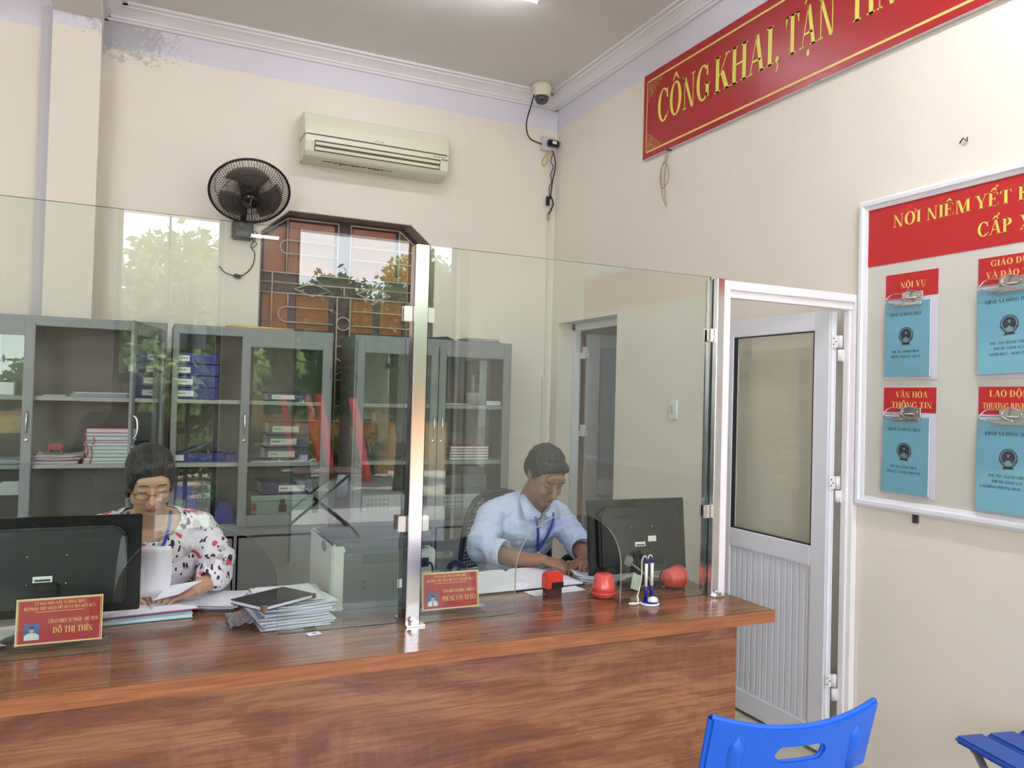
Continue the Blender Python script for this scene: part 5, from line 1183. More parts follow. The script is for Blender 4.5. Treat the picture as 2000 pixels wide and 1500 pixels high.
b_ = MB(); b_.tube([(-.13, .16, .412), (.28, .16, .412)], .012, 8); b_.tube([(-.13, -.18, .412), (.28, -.18, .412)], .012, 8); b_.build('cross_rail', grey_tube, t)
for x in (-.12, .27):
    for y, y2 in ((.16, -.2), (-.18, .2)): b_ = MB(); b_.tube([(x+(0 if y > 0 else .02), y, .412), (x+(0 if y > 0 else .02), y2, .012)], .012, 8); b_.build('leg', grey_tube, t)
# ================================================================== PEOPLE
def lerp(a, b, t_): return tuple(a[i]+(b[i]-a[i])*t_ for i in range(3))
class Blob:
    """overlapping rounded volumes, fused into one skin by a voxel remesh"""
    def __init__(s): s.mb = MB()
    def e(s, c, r, T=None): s.mb.ell(c, r, 20, 0, T); return s
    def c(s, pts, rs, T=None, n=14):
        pts = [Vector(p) for p in pts]
        if T: pts = [T @ p for p in pts]
        if not isinstance(rs, (list, tuple)): rs = [rs]*len(pts)
        for a, b, r0, r1 in zip(pts, pts[1:], rs, rs[1:]):
            L_ = (b-a).length; k = max(2, int(L_/.01)); s.mb.tube([a.lerp(b, i/k) for i in range(k+1)], [r0+(r1-r0)*i/k for i in range(k+1)], n)
        for p, r in zip(pts, rs): s.mb.ell(tuple(p), r, 14)
        return s
    def build(s, name, mats, voxel, smooth, parent, color=None, cut=None, wr=None):
        me = bpy.data.meshes.new('t'); me.from_pydata(s.mb.v, [], s.mb.f)
        bm = bmesh.new(); bm.from_mesh(me); bmesh.ops.remove_doubles(bm, verts=bm.verts, dist=1e-6); bmesh.ops.recalc_face_normals(bm, faces=bm.faces); bm.to_mesh(me); bm.free()
        o = bpy.data.objects.new('t', me); COL.objects.link(o)
        m = o.modifiers.new('r', 'REMESH'); m.mode = 'VOXEL'; m.voxel_size = voxel; m.adaptivity = 0
        m = o.modifiers.new('s', 'SMOOTH'); m.factor = .5; m.iterations = smooth
        dg = bpy.context.evaluated_depsgraph_get(); nm = bpy.data.meshes.new_from_object(o.evaluated_get(dg)); nm.name = name
        bpy.data.objects.remove(o); bpy.data.meshes.remove(me)
        if wr or cut:
            bm = bmesh.new(); bm.from_mesh(nm)
            if wr:
                for v in bm.verts:
                    k = wr(v.co)
                    if k: v.co += v.normal*k
            if cut: bmesh.ops.delete(bm, geom=[v for v in bm.verts if cut(v.co)], context='VERTS')
            bm.to_mesh(nm); bm.free()
        nm.materials.clear()
        for mt in (mats if isinstance(mats, (list, tuple)) else [mats]): nm.materials.append(mt)
        nm.polygons.foreach_set('use_smooth', [True]*len(nm.polygons))
        if color:
            for p in nm.polygons: p.material_index = color(p.center)
        oo = bpy.data.objects.new(name, nm); COL.objects.link(oo); oo.parent = parent; return oo
def head(b, T, female=False, k=1.0):
    E = lambda c, r: b.e(tuple(x*k for x in c), tuple(x*k for x in r), T)
    E((0, .018, .035), (.074, .092, .088)); E((0, -.022, .0), (.066, .068, .085)); E((0, -.035, -.055), (.050 if female else .053, .050, .050))
    E((0, -.068, -.092), (.022, .020, .018)); E((0, -.075, .040), (.052, .020, .026))
    E((.034, -.068, -.028), (.026, .022, .026)); E((-.034, -.068, -.028), (.026, .022, .026))
    b.c([(0, -.088*k, .014*k), (0, -.100*k, -.008*k), (0, -.113*k, -.026*k)], [.0095*k, .011*k, .0135*k], T)
    for s in (-1, 1):
        E((s*.0125, -.100, -.032), (.0085, .010, .008)); E((s*.031, -.076, .010), (.017, .014, .0125)); E((s*.031, -.082, .030), (.020, .010, .007))
        E((s*.073, .010, .002), (.009, .017, .028)); E((s*.078, .016, .008), (.006, .014, .020)); E((s*.048, -.025, -.050), (.018, .035, .028))
    E((0, -.096, -.056), (.021, .010, .0055)); E((0, -.095, -.066), (.018, .010, .0065)); E((0, -.088, -.048), (.020, .012, .012))
def hand(b, wrist, fwd, up, side, curl=.5, k=1.0, spread=.16):
    """fwd: towards the fingertips, up: back of hand, side: +1 thumb on the left of fwd"""
    f = Vector(fwd).normalized(); u = Vector(up); u = (u-f*u.dot(f)).normalized(); r = f.cross(u)*side; w_ = Vector(wrist)
    M = Matrix((r, f, u)).transposed().to_4x4(); M.translation = w_
    b.c([(0, -.01, 0), (0, .02*k, 0)], [.024*k, .024*k], M @ Matrix.Diagonal((1, 1, .72, 1)))
    b.e((0, .048*k, .0), (.040*k, .044*k, .0145*k), M); b.e((.026*k, .032*k, -.006*k), (.017*k, .030*k, .013*k), M)
    for i, (x, L_) in enumerate(((.030, .072), (.010, .080), (-.011, .074), (-.031, .058))):
        a = -(x*spread*10); p = Vector((x*k, .082*k, 0)); pts = [Vector((x*k*.9, .05*k, 0)), p]; ang = curl*.5
        for sgl in (.44, .31, .25):
            d = Vector((sin(-a)*.35, cos(ang), -sin(ang))); p = p+d*L_*k*sgl; pts.append(p.copy()); ang += curl*1.0
        b.c(pts, [.0088*k, .0088*k, .0082*k, .0076*k, .0068*k], M, 10)
    pts = [Vector((.022, .015, -.004))*k, Vector((.044, .040, -.010))*k, Vector((.052, .066, -.018))*k, Vector((.046, .088, -.026))*k]
    b.c(pts, [.012*k, .0108*k, .0096*k, .008*k], M, 10)
def headfn(T, k=1.0):
    I = T.inverted()
    def f(c):
        p = I @ Vector(c)
        x, y, z = p.x/k, p.y/k, p.z/k
        if y < -.085 and abs(x) < .0235-abs(z+.061)*.9 and -.0715 < z < -.0515: return 1
        if y < -.064 and .012 < abs(x) < .047 and abs(z-(.0345-.12*abs(abs(x)-.030))) < .0026: return 2
        if y < -.07 and .018 < abs(x) < .044 and abs(z-(.0035+6*(abs(x)-.031)**2)) < .0016: return 2
        return 0
    return f
import mathutils
def wrink(sc, amp, seed=0):
    def f(co):
        p = Vector((co.x*sc, co.y*sc, co.z*sc*1.6+seed)); return amp*mathutils.noise.noise(p)+amp*.5*mathutils.noise.noise(p*2.3)
    return f
def shirt_folds(elbows, amp=.004):
    base = wrink(16, amp)
    def f(co):
        k = base(co)
        for e_ in elbows:
            d = (Vector(co)-Vector(e_)).length
            if d < .16: k += .0045*sin(d*150+co.z*60)*(1-d/.16)
        return k
    return f
# fabrics
m, t_n, b_n = newmat('floral_blouse'); v = objco(t_n); base = (.76, .74, .79)
nse = t_n.nodes.new('ShaderNodeTexNoise'); nse.inputs['Scale'].default_value = 18; t_n.links.new(v, nse.inputs['Vector'])
wv = t_n.nodes.new('ShaderNodeVectorMath'); wv.operation = 'MULTIPLY_ADD'; t_n.links.new(nse.outputs['Color'], wv.inputs[0]); wv.inputs[1].default_value = (.045, .045, .045); t_n.links.new(v, wv.inputs[2])
def spots(scale, r, sx, seed):
    vo = t_n.nodes.new('ShaderNodeTexVoronoi'); vo.inputs['Scale'].default_value = scale; mp = t_n.nodes.new('ShaderNodeMapping'); mp.inputs['Scale'].default_value = sx; mp.inputs['Location'].default_value = (seed, seed*.7, seed*.3); mp.inputs['Rotation'].default_value = (seed, 0, seed)
    t_n.links.new(wv.outputs[0], mp.inputs[0]); t_n.links.new(mp.outputs[0], vo.inputs['Vector'])
    return ramp(t_n, vo.outputs['Distance'], [(r*.92, 1), (r, 0)])
c = mixc(t_n, spots(15, .33, (1, 1, 1), 3.1), base, (.52, .47, .50))
c = mixc(t_n, spots(17, .27, (1, 1, 1.5), 7.7), c, (.66, .07, .13))
c = mixc(t_n, spots(27, .27, (1.5, 1, .8), 1.3), c, (.015, .02, .07))
c = mixc(t_n, spots(40, .20, (1, 1.4, .7), 5.3), c, (.02, .025, .08))
t_n.links.new(c, b_n.inputs['Base Color']); b_n.inputs['Roughness'].default_value = .7; floral = m
def fabric(name, col, sc=900):
    m = mat(name, col, .8, bump=.12, bscale=sc, var=.05, vscale=60); return m
shirt_b = fabric('pale_blue_shirt', (.50, .58, .82)); trouser = fabric('dark_trousers', (.02, .022, .03)); grey_sh = fabric('grey_shirt', (.25, .28, .34))
lany = mat('blue_lanyard', (.03, .06, .42), .5)

# ---- the woman
W_ = thing('person', 'woman with glasses and a floral blouse sitting behind the counter reading papers', 'person', (0, 0, 0))
HT = TR(.036, 2.985, 1.188) @ RZ(radians(5)) @ RX(radians(25)) @ RY(radians(-2)); k = .95
b = Blob(); head(b, HT, True, k)
b.c([(.036, 3.025, 1.13), (.040, 3.065, 1.06), (.045, 3.10, 1.00)], [.050, .054, .07])
def torso(b, cx_, cy_, g=0, w_=.17, sh=1.0):
    b.e((cx_, cy_+.12, .56), (.165+g, .13+g, .12+g)); b.e((cx_, cy_+.07, .72), (.150+g, .115+g, .14+g)); b.e((cx_, cy_+.01, .88), (.160+g, .112+g, .14+g)); b.c([(cx_-w_+.02, cy_, sh), (cx_, cy_-.005, sh+.018), (cx_+w_-.02, cy_, sh)], [.052+g, .068+g, .052+g])
    b.e((cx_, cy_-.02, .95), (.14+g, .10+g, .09+g))
torso(b, .045, 3.12, 0, .165, 1.005)
aL = [(.205, 3.12, 1.0), (.262, 3.06, .865), (.235, 2.955, .835), (.190, 2.885, .832)]; aR = [(-.115, 3.12, 1.0), (-.17, 3.06, .865), (-.13, 2.96, .83), (-.08, 2.90, .828)]
for a_ in (aL, aR): b.c(a_, [.045, .038, .032, .024])
hand(b, (.188, 2.885, .834), (-.75, -.40, -.05), (.2, -.25, .9), 1, .55, .92); hand(b, (-.078, 2.90, .828), (.80, -.35, .0), (0, -.2, 1), -1, .5, .92)
for s in (-1, 1): b.c([(.045+s*.09, 3.22, .545), (.045+s*.11, 2.86, .56), (.045+s*.11, 2.84, .12)], [.085, .062, .042]); b.c([(.045+s*.11, 2.86, .06), (.045+s*.11, 2.72, .035)], [.036, .028])
b.build('body', [skin_m, lip_m, brow_m], .0034, 4, W_, headfn(HT, k))
bl = Blob(); torso(bl, .045, 3.12, .012, .175, .998)
bl.c([(.205, 3.12, .998), (.268, 3.06, .885), (.250, 2.975, .855)], [.062, .064, .060]); bl.c([(-.115, 3.12, .998), (-.178, 3.06, .885), (-.15, 2.98, .855)], [.062, .064, .060])
def cutW(c):
    x, y, z = c; d = sqrt(((x-.042)/.105)**2+((y-3.02)/.13)**2+((z-1.075)/.10)**2)
    if d < 1: return True
    for w__, q in (((.225, 2.91, .84), (-.5, -.8, -.1)), ((-.12, 2.92, .84), (.5, -.8, -.1))):
        if (Vector(c)-Vector(w__)).dot(Vector(q).normalized()) > -.012 and (Vector(c)-Vector(w__)).length < .12: return True
    return z < .47
o = bl.build('blouse', floral, .006, 5, W_, None, cutW, shirt_folds([(.265, 3.05, .88), (.20, 3.1, .98), (-.17, 3.05, .88)], .006)); md = o.modifiers.new('t', 'SOLIDIFY'); md.thickness = .002
pz = Blob()
for s in (-1, 1): pz.c([(.045+s*.09, 3.22, .545), (.045+s*.11, 2.86, .56), (.045+s*.11, 2.84, .14)], [.097, .073, .060])
pz.e((.045, 3.22, .545), (.175, .14, .085)); pz.build('trousers', trouser, .010, 4, W_)
hb = Blob(); HE = lambda c, r: hb.e(tuple(x*k for x in c), tuple(x*k for x in r), HT)
HE((0, .025, .044), (.084, .098, .086)); HE((0, .055, .0), (.080, .075, .085)); HE((-.066, -.018, .024), (.022, .045, .052)); HE((.066, -.010, .020), (.017, .036, .046)); HE((-.072, .0, -.02), (.014, .03, .045)); HE((.070, .01, -.02), (.014, .03, .04))
HE((-.030, -.056, .074), (.046, .028, .030)); HE((.036, -.048, .080), (.040, .028, .026)); HE((0, -.040, .092), (.058, .045, .030)); HE((0, .125, .0), (.04, .035, .04)); HE((-.050, -.058, .052), (.020, .018, .026)); HE((-.008, -.060, .068), (.04, .024, .022))
hI = HT.inverted()
def hw(co):
    p = hI @ Vector(co); a = math.atan2(p.x, p.z+.02); return .0007*sin(a*60+3*mathutils.noise.noise(p*20))+.0012*mathutils.noise.noise(p*18)
hb.build('hair', hair_m, .0035, 3, W_, None, None, hw)
g_ = MB()
for s in (-1, 1):
    cx_, cz_ = s*.033*k, -.004*k; oval = [(cx_+.024*k*cos(a)*(1-.05*abs(sin(a))), -.104*k+.012*k*(abs(cx_+.024*k*cos(a))/.06)**2, cz_+.0135*k*(1 if sin(a) > 0 else 1)*max(-1, min(1, sin(a)*1.15))) for a in [2*pi*i/28 for i in range(29)]]
    g_.tube([HT @ Vector(p) for p in oval], .0011, 6, 0, False)
g_.tube([HT @ Vector(p) for p in ((-.010*k, -.105*k, .002), (0, -.109*k, .005), (.010*k, -.105*k, .002))], .0012, 6)
for s in (-1, 1): g_.tube([HT @ Vector(p) for p in ((s*.056*k, -.096*k, .004), (s*.068*k, -.080*k, .005), (s*.079*k, -.01, .010), (s*.080*k, .02, -.002))], [.0022, .0022, .0014, .0014], 6)
go = g_.build('glasses', mat('glasses_metal', (.22, .09, .07), .3, .7), W_)
g_ = MB()
for s in (-1, 1):
    cx_, cz_ = s*.033*k, -.004*k; g_.add([tuple(HT @ Vector((cx_+.024*k*cos(a), -.104*k+.012*k*(abs(cx_+.024*k*cos(a))/.06)**2, cz_+.0135*k*max(-1, min(1, sin(a)*1.15))))) for a in [2*pi*i/28 for i in range(28)]], [tuple(range(28))])
flat(g_, 'lenses', clear_m, go)
def ribbon(name, pts, w_, m, parent, nrm=(0, -1, 0)):
    P = spline(pts, 6); mb = MB(); vs = []
    for i, p in enumerate(P):
        d = (P[min(i+1, len(P)-1)]-P[max(i-1, 0)]).normalized(); s_ = d.cross(Vector(nrm)).normalized()*w_/2; vs += [tuple(p-s_), tuple(p+s_)]
    mb.add(vs, [(2*i, 2*i+1, 2*i+3, 2*i+2) for i in range(len(P)-1)], smooth=True); o = mb.build(name, m, parent); md = o.modifiers.new('t', 'SOLIDIFY'); md.thickness = .0015; md.offset = 0; return o
ribbon('lanyard', [(-.030, 3.045, 1.075), (-.028, 2.995, 1.045), (-.02, 2.975, .98), (.0, 2.965, .92), (.03, 2.965, .86)], .011, lany, W_)
ribbon('lanyard', [(.105, 3.04, 1.075), (.103, 2.985, 1.04), (.088, 2.968, .98), (.062, 2.963, .92), (.035, 2.965, .86)], .011, lany, W_)
nk = MB(); P = spline([(-.033, 3.04, 1.07), (-.02, 2.99, 1.035), (.01, 2.968, .995), (.045, 2.965, .985), (.075, 2.970, 1.0), (.095, 2.99, 1.035), (.10, 3.03, 1.07)], 8)
for i, p in enumerate(P): nk.ell(tuple(p), .0022, 6)
nk.build('necklace', chrome, W_)

# ---- the man
M_ = thing('person', 'man in a pale blue shirt sitting in the mesh chair writing in the ledger', 'person', (0, 0, 0))
HT = TR(1.655, 3.165, 1.160) @ RZ(radians(6)) @ RX(radians(34)) @ RY(radians(3)); k = 1.02
b = Blob(); head(b, HT, False, k)
b.c([(1.650, 3.205, 1.12), (1.640, 3.26, 1.045), (1.635, 3.30, .98)], [.055, .060, .08])
def torso2(b, g=0):
    b.e((1.63, 3.48, .57), (.165+g, .13+g, .12+g)); b.e((1.63, 3.44, .72), (.155+g, .125+g, .14+g)); b.e((1.625, 3.37, .86), (.17+g, .12+g, .13+g)); b.c([(1.475, 3.31, .975), (1.63, 3.31, .995), (1.785, 3.30, .965)], [.058+g, .078+g, .055+g]); b.e((1.63, 3.30, .915), (.155+g, .105+g, .09+g))
torso2(b)
aR = [(1.462, 3.30, .965), (1.375, 3.20, .845), (1.47, 3.04, .818), (1.545, 2.985, .825)]; aL = [(1.795, 3.29, .955), (1.840, 3.17, .835), (1.795, 3.03, .815), (1.745, 2.965, .815)]
for a_ in (aR, aL): b.c(a_, [.050, .042, .036, .027])
hand(b, (1.548, 2.982, .826), (.75, -.62, -.12), (-.1, -.2, 1), -1, .75, 1.0); hand(b, (1.743, 2.962, .815), (-.6, -.7, -.05), (0, -.1, 1), 1, .5, 1.0)
for s in (-1, 1): b.c([(1.63+s*.09, 3.45, .565), (1.63+s*.12, 3.02, .575), (1.63+s*.12, 3.02, .12)], [.09, .068, .046]); b.c([(1.63+s*.12, 3.04, .06), (1.63+s*.12, 2.88, .036)], [.04, .032])
b.build('body', [skin_d, mat('lips_dark', (.22, .085, .075), .5), brow_m], .0034, 4, M_, headfn(HT, k))
sh = Blob(); torso2(sh, .012); sh.c([(1.462, 3.30, .965), (1.365, 3.20, .850), (1.405, 3.125, .842)], [.070, .066, .060]); sh.c([(1.795, 3.29, .955), (1.845, 3.18, .845), (1.825, 3.115, .835)], [.067, .062, .057])
sh.c([(1.655, 3.225, 1.035), (1.645, 3.262, 1.010)], [.058, .075])
def cutM(c):
    x, y, z = c
    if sqrt(((x-1.650)/.064)**2+((y-3.215)/.085)**2+((z-1.075)/.080)**2) < 1: return True
    if y < 3.28 and abs(x-1.655) < .030*(z-.955)/.07 and z > .955: return True
    for w__, q in (((1.42, 3.10, .84), (.55, -.83, -.1)), ((1.818, 3.10, .835), (-.3, -.95, -.1))):
        if (Vector(c)-Vector(w__)).dot(Vector(q).normalized()) > 0 and (Vector(c)-Vector(w__)).length < .12: return True
    return z < .48
o = sh.build('shirt', shirt_b, .006, 4, M_, None, cutM, shirt_folds([(1.37, 3.2, .85), (1.84, 3.17, .84), (1.47, 3.3, .96)], .006)); md = o.modifiers.new('t', 'SOLIDIFY'); md.thickness = .0025
# cuffs and collar
def ring(c, axis, r, h, m, name):
    q = Vector(axis).normalized().to_track_quat('Z', 'Y').to_matrix().to_4x4(); mb = MB(); mb.lathe([(r*.93, -h), (r, -h*.8), (r*1.03, 0), (r, h*.8), (r*.93, h), (r*.90, h*.6), (r*.9, -h*.6)], 28, T=TR(*c) @ q)
    return mb.build(name, m, M_)
ring((1.418, 3.105, .841), (.55, -.83, -.1), .058, .020, shirt_b, 'cuff'); ring((1.820, 3.105, .835), (-.3, -.95, -.1), .055, .020, shirt_b, 'cuff')
for s in (-1, 1):
    cm_ = MB(); c0 = Vector((1.652, 0, 0))
    A_ = [(c0.x+s*.060, 3.255, 1.075), (c0.x+s*.062, 3.215, 1.060), (c0.x+s*.040, 3.175, 1.018), (c0.x+s*.010, 3.165, .990)]
    B_ = [(c0.x+s*.082, 3.262, 1.045), (c0.x+s*.092, 3.205, 1.020), (c0.x+s*.085, 3.165, .965), (c0.x+s*.018, 3.158, .975)]
    vs = [p for pr_ in zip(spline(A_, 4), spline(B_, 4)) for p in pr_]; cm_.add([tuple(v_) for v_ in vs], [(2*i, 2*i+1, 2*i+3, 2*i+2) for i in range(len(vs)//2-1)], smooth=True)
    o = cm_.build('collar', shirt_b, M_); md = o.modifiers.new('t', 'SOLIDIFY'); md.thickness = .003
hb = Blob(); HE = lambda c, r: hb.e(tuple(x*k for x in c), tuple(x*k for x in r), HT)
HE((0, .028, .052), (.084, .096, .084)); HE((0, .060, .01), (.076, .062, .075)); HE((-.066, .002, .034), (.016, .040, .040)); HE((.066, .002, .034), (.016, .040, .040)); HE((0, -.044, .090), (.058, .036, .026)); HE((-.068, .0, .010), (.008, .012, .026)); HE((.068, .0, .010), (.008, .012, .026)); HE((.028, -.060, .082), (.03, .020, .015)); HE((-.028, -.058, .082), (.03, .020, .015))
hI2 = HT.inverted()
def hw2(co):
    p = hI2 @ Vector(co); return .004*mathutils.noise.noise(p*42)+.0025*mathutils.noise.noise(Vector((p.x*160, p.y*40, p.z*60)))
hb.build('hair', hair_m, .0035, 2, M_, None, None, hw2)
pz = Blob()
for s in (-1, 1): pz.c([(1.63+s*.09, 3.45, .565), (1.63+s*.12, 3.02, .575), (1.63+s*.12, 3.02, .14)], [.10, .078, .062])
pz.e((1.63, 3.47, .57), (.178, .145, .09)); pz.build('trousers', trouser, .010, 4, M_)
ribbon('lanyard', [(1.595, 3.20, 1.03), (1.610, 3.158, .975), (1.628, 3.165, .90), (1.642, 3.195, .84), (1.648, 3.205, .815)], .011, lany, M_)
ribbon('lanyard', [(1.712, 3.20, 1.02), (1.700, 3.158, .975), (1.680, 3.165, .90), (1.658, 3.195, .84), (1.650, 3.205, .815)], .011, lany, M_)
MB().box(-.009, .009, -.003, .003, -.028, .012, 0, TR(1.649, 3.195, .80)).build('badge_clip', wht_pl, M_, bevel=.002)
for z in (.93, .86): 
    b_ = MB(); b_.lathe([(0, 0), (.006, 0), (.006, .002), (0, .003)], 12, T=TR(1.654, 3.180+(.93-z)*.5, z) @ RX(pi/2)); b_.build('button', wht_pl, M_)

# ---- the photographer, seen only as a reflection in the glass
P_ = thing('person', 'photographer in a grey shirt and dark trousers reflected in the left glass screen', 'person', (0, 0, 0))
HT = TR(-.075, -.34, 1.47) @ RZ(pi); k = 1.0
b = Blob(); head(b, HT); b.c([(-.075, -.37, 1.42), (-.075, -.39, 1.32)], [.055, .06])
b.c([(-.25, -.40, 1.29), (.10, -.40, 1.29)], .06); b.e((-.075, -.41, 1.15), (.17, .11, .2)); b.e((-.075, -.41, .90), (.16, .11, .16))
for s in (-1, 1): b.c([(-.075+s*.19, -.40, 1.29), (-.075+s*.24, -.28, 1.10), (-.0+s*.095, -.07, 1.42)], [.048, .04, .026])
hand(b, (.092, -.075, 1.43), (-.15, .45, .85), (.8, .3, 0), 1, .5, .9); hand(b, (-.092, -.075, 1.43), (.15, .45, .85), (-.8, .3, 0), -1, .5, .9)
for s in (-1, 1): b.c([(-.075+s*.08, -.41, .86), (-.075+s*.10, -.40, .46), (-.075+s*.11, -.42, .09)], [.085, .058, .042]); b.c([(-.075+s*.11, -.42, .06), (-.075+s*.12, -.27, .035)], [.04, .03])
b.build('body', [skin_d, lip_m, brow_m], .006, 4, P_)
b = Blob(); b.c([(-.25, -.40, 1.29), (.10, -.40, 1.29)], .07); b.e((-.075, -.41, 1.15), (.185, .125, .2)); b.e((-.075, -.41, .93), (.175, .125, .15))
for s in (-1, 1): b.c([(-.075+s*.19, -.40, 1.29), (-.075+s*.24, -.28, 1.11), (-.05+s*.17, -.19, 1.25)], [.062, .055, .048])
b.build('shirt', grey_sh, .010, 4, P_, None, None, wrink(14, .006))
b = Blob(); b.e((-.075, -.41, .86), (.17, .12, .12))
for s in (-1, 1): b.c([(-.075+s*.08, -.41, .86), (-.075+s*.10, -.40, .46), (-.075+s*.11, -.42, .11)], [.098, .075, .062])
b.build('trousers', trouser, .010, 4, P_)
b = Blob(); b.e((-.075, -.365, 1.52), (.088, .10, .09)); b.e((-.075, -.40, 1.47), (.082, .065, .085)); b.build('hair', hair_m, .006, 3, P_)
t = thing('phone', 'phone held up by the reflected photographer', 'phone', (0, -.012, 1.48))
MB().box(-.075, .075, -.008, 0, -.036, .036).build('phone_body', black_gl, t, bevel=.003)

# ================================================================== LAMPS
def tube_lamp(name, label, p0, p1, power, r=.014, up=(0, 0, 1)):
    a, b2 = Vector(p0), Vector(p1); d = (b2-a); L_ = d.length; u = Vector(up)
    t = thing('tube_lamp', label, 'lamp', tuple((a+b2)/2)); q = d.normalized().to_track_quat('X', 'Z').to_matrix().to_4x4()
    e_ = bpy.data.materials.get('lamp_glow_%d' % power) or bpy.data.materials.new('lamp_glow_%d' % power); e_.use_nodes = True
    bs = e_.node_tree.nodes['Principled BSDF']; bs.inputs['Emission Color'].default_value = (.92, .95, 1, 1); bs.inputs['Emission Strength'].default_value = power
    b_ = MB(); b_.tube([q @ Vector((-L_/2, 0, 0)), q @ Vector((L_/2, 0, 0))], r, 14); b_.build('tube', e_, t)
    b_ = MB(); off = u*.032; b_.tube([q @ Vector((-L_/2-.02, 0, 0))+off, q @ Vector((L_/2+.02, 0, 0))+off], .022, 4); b_.build('batten', wht_pl, t)
    for s in (-1, 1): b_ = MB(); b_.tube([q @ Vector((s*(L_/2+.002), 0, 0)), q @ Vector((s*(L_/2+.02), 0, 0))], .019, 12); b_.build('lamp_holder', wht_pl, t)
tube_lamp('t', 'white tube lamp on the ceiling just above the top picture edge', (.72, 3.92, 3.725), (1.92, 3.92, 3.725), 23)
tube_lamp('t', 'added unseen tube lamp on the ceiling brightening the waiting side of the room', (1.9, .3, 3.725), (1.9, 1.5, 3.725), 150)  # added out of view to lift the right wall and foreground
tube_lamp('t', 'added unseen tube lamp on the ceiling brightening the room left of the beam', (-2.6, 2.2, 3.725), (-1.4, 2.2, 3.725), 80)  # extra fill lamp out of view, raises the room light
tube_lamp('t', 'short white lamp on the front wall between the doors seen as a reflection', (.80, YF+.05, 2.84), (1.03, YF+.05, 2.84), 8, up=(0, -1, 0))

t = thing('added_dark_bench', 'added dark brown bench against the front wall, darkening the reflection in the left glass', 'bench', (-1.05, YF+.30, 0))  # guessed bench, added to darken what the left glass reflects
db = mat('dark_bench_wood', (.07, .035, .02), .35, var=.2, vscale=5)
MB().box(-.85, .80, -.22, .22, .40, .44).build('seat', db, t, bevel=.004); MB().box(-.85, .80, -.25, -.22, .44, .92).build('backrest', db, t, bevel=.004); MB().box(-.83, .78, .17, .20, .06, .40).build('front_board', db, t, bevel=.003)
for sx in (-.83, .75): MB().box(sx, sx+.05, -.22, .22, 0, .40).build('leg', db, t, bevel=.003)
# ================================================================== THE YARD (seen as reflections)
GZ = -.6
stone = mat('terrace_stone', (.36, .34, .33), .4, var=.15, vscale=3)
m, t_n, b_n = newmat('yard_paving'); v = objco(t_n); c = mixc(t_n, noise(t_n, v, .8, 6), (.33, .28, .24), (.50, .43, .36)); t_n.links.new(c, b_n.inputs['Base Color']); b_n.inputs['Roughness'].default_value = .8; paving = m
struct(MB().box(-6, 6, -5.4, YF-.2, -.6, 0).build('terrace', stone))
struct(MB().box(-25, 30, -45, -5.4, GZ-.2, GZ).build('ground', paving))
struct(MB().box(-6, 6, -4.7, YF-.2, 3.45, 3.6).build('added_shade_roof', white_paint))  # unseen slab added to shade the terrace and keep sun out of the room
leaf_mats = []
for nme, c1, c2 in (('leaf_bright', (.18, .26, .08), (.34, .40, .15)), ('leaf_mid', (.06, .12, .05), (.13, .20, .08)), ('leaf_dark', (.025, .075, .03), (.07, .15, .05))):
    m, t_n, b_n = newmat(nme); v = objco(t_n); t_n.links.new(mixc(t_n, noise(t_n, v, 3, 4), c1, c2), b_n.inputs['Base Color']); b_n.inputs['Roughness'].default_value = .55; b_n.inputs['Transmission Weight'].default_value = 0
    tl = t_n.nodes.new('ShaderNodeBsdfTranslucent'); tl.inputs[0].default_value = (*[x*1.3 for x in c2], 1); mx = t_n.nodes.new('ShaderNodeMixShader'); mx.inputs[0].default_value = .35
    ou = [n for n in t_n.nodes if n.type == 'OUTPUT_MATERIAL'][0]; t_n.links.new(b_n.outputs[0], mx.inputs[1]); t_n.links.new(tl.outputs[0], mx.inputs[2]); t_n.links.new(mx.outputs[0], ou.inputs[0]); leaf_mats.append(m)
bark = mat('bark', (.10, .075, .055), .9, bump=.4, bscale=12)
def tree(label, x, y, trunk, blobs, lm, n, ls, seed, white=False):
    r = random.Random(seed); t = thing('tree', label, 'tree', (x, y, GZ), group='trees in the yard'); b_ = MB(); cx_, cz_ = blobs[0][0], blobs[0][2]
    b_.tube(spline([(0, 0, 0), (.05, .03, trunk*.5), (0, 0, trunk), (cx_*.5, 0, (trunk+cz_)/2+.3)], 5), [.16]*5+[.13]*5+[.10]*6 if 0 else .11, 10)
    for bx, by, bz, br_ in blobs: b_.tube([(0, 0, trunk), (bx*.6, by*.6, (trunk+bz)/2), (bx, by, bz)], [.08, .05, .02], 7)
    b_.build('trunk', bark, t)
    if white: b_ = MB(); b_.tube([(0, 0, 0), (.045, .027, .55)], .118, 12); b_.build('painted_trunk_base', white_paint, t)
    mb = MB(); tot = sum(q[3]**2 for q in blobs)
    for bx, by, bz, br_ in blobs:
        for i in range(int(n*br_**2/tot)):
            a, e_ = r.uniform(0, 2*pi), math.asin(r.uniform(-1, 1)); rr_ = br_*(.55+.5*r.random()**.6)*(1+.18*sin(a*5+bz)*cos(e_*4)); p = Vector((bx+rr_*cos(a)*cos(e_), by+rr_*sin(a)*cos(e_), bz+rr_*sin(e_)*.85))
            d = Vector((r.gauss(0, 1), r.gauss(0, 1), r.gauss(-.5, .8))).normalized(); s_ = d.orthogonal().normalized()*ls*.28; s_ = Matrix.Rotation(r.uniform(0, 6.28), 3, d) @ s_; L_ = ls*r.uniform(.7, 1.3)
            mb.add([p, p+d*L_*.5+s_, p+d*L_, p+d*L_*.5-s_], [(0, 1, 2, 3)])
    o = flat(mb, 'foliage', lm, t); o['kind'] = 'stuff'; return t
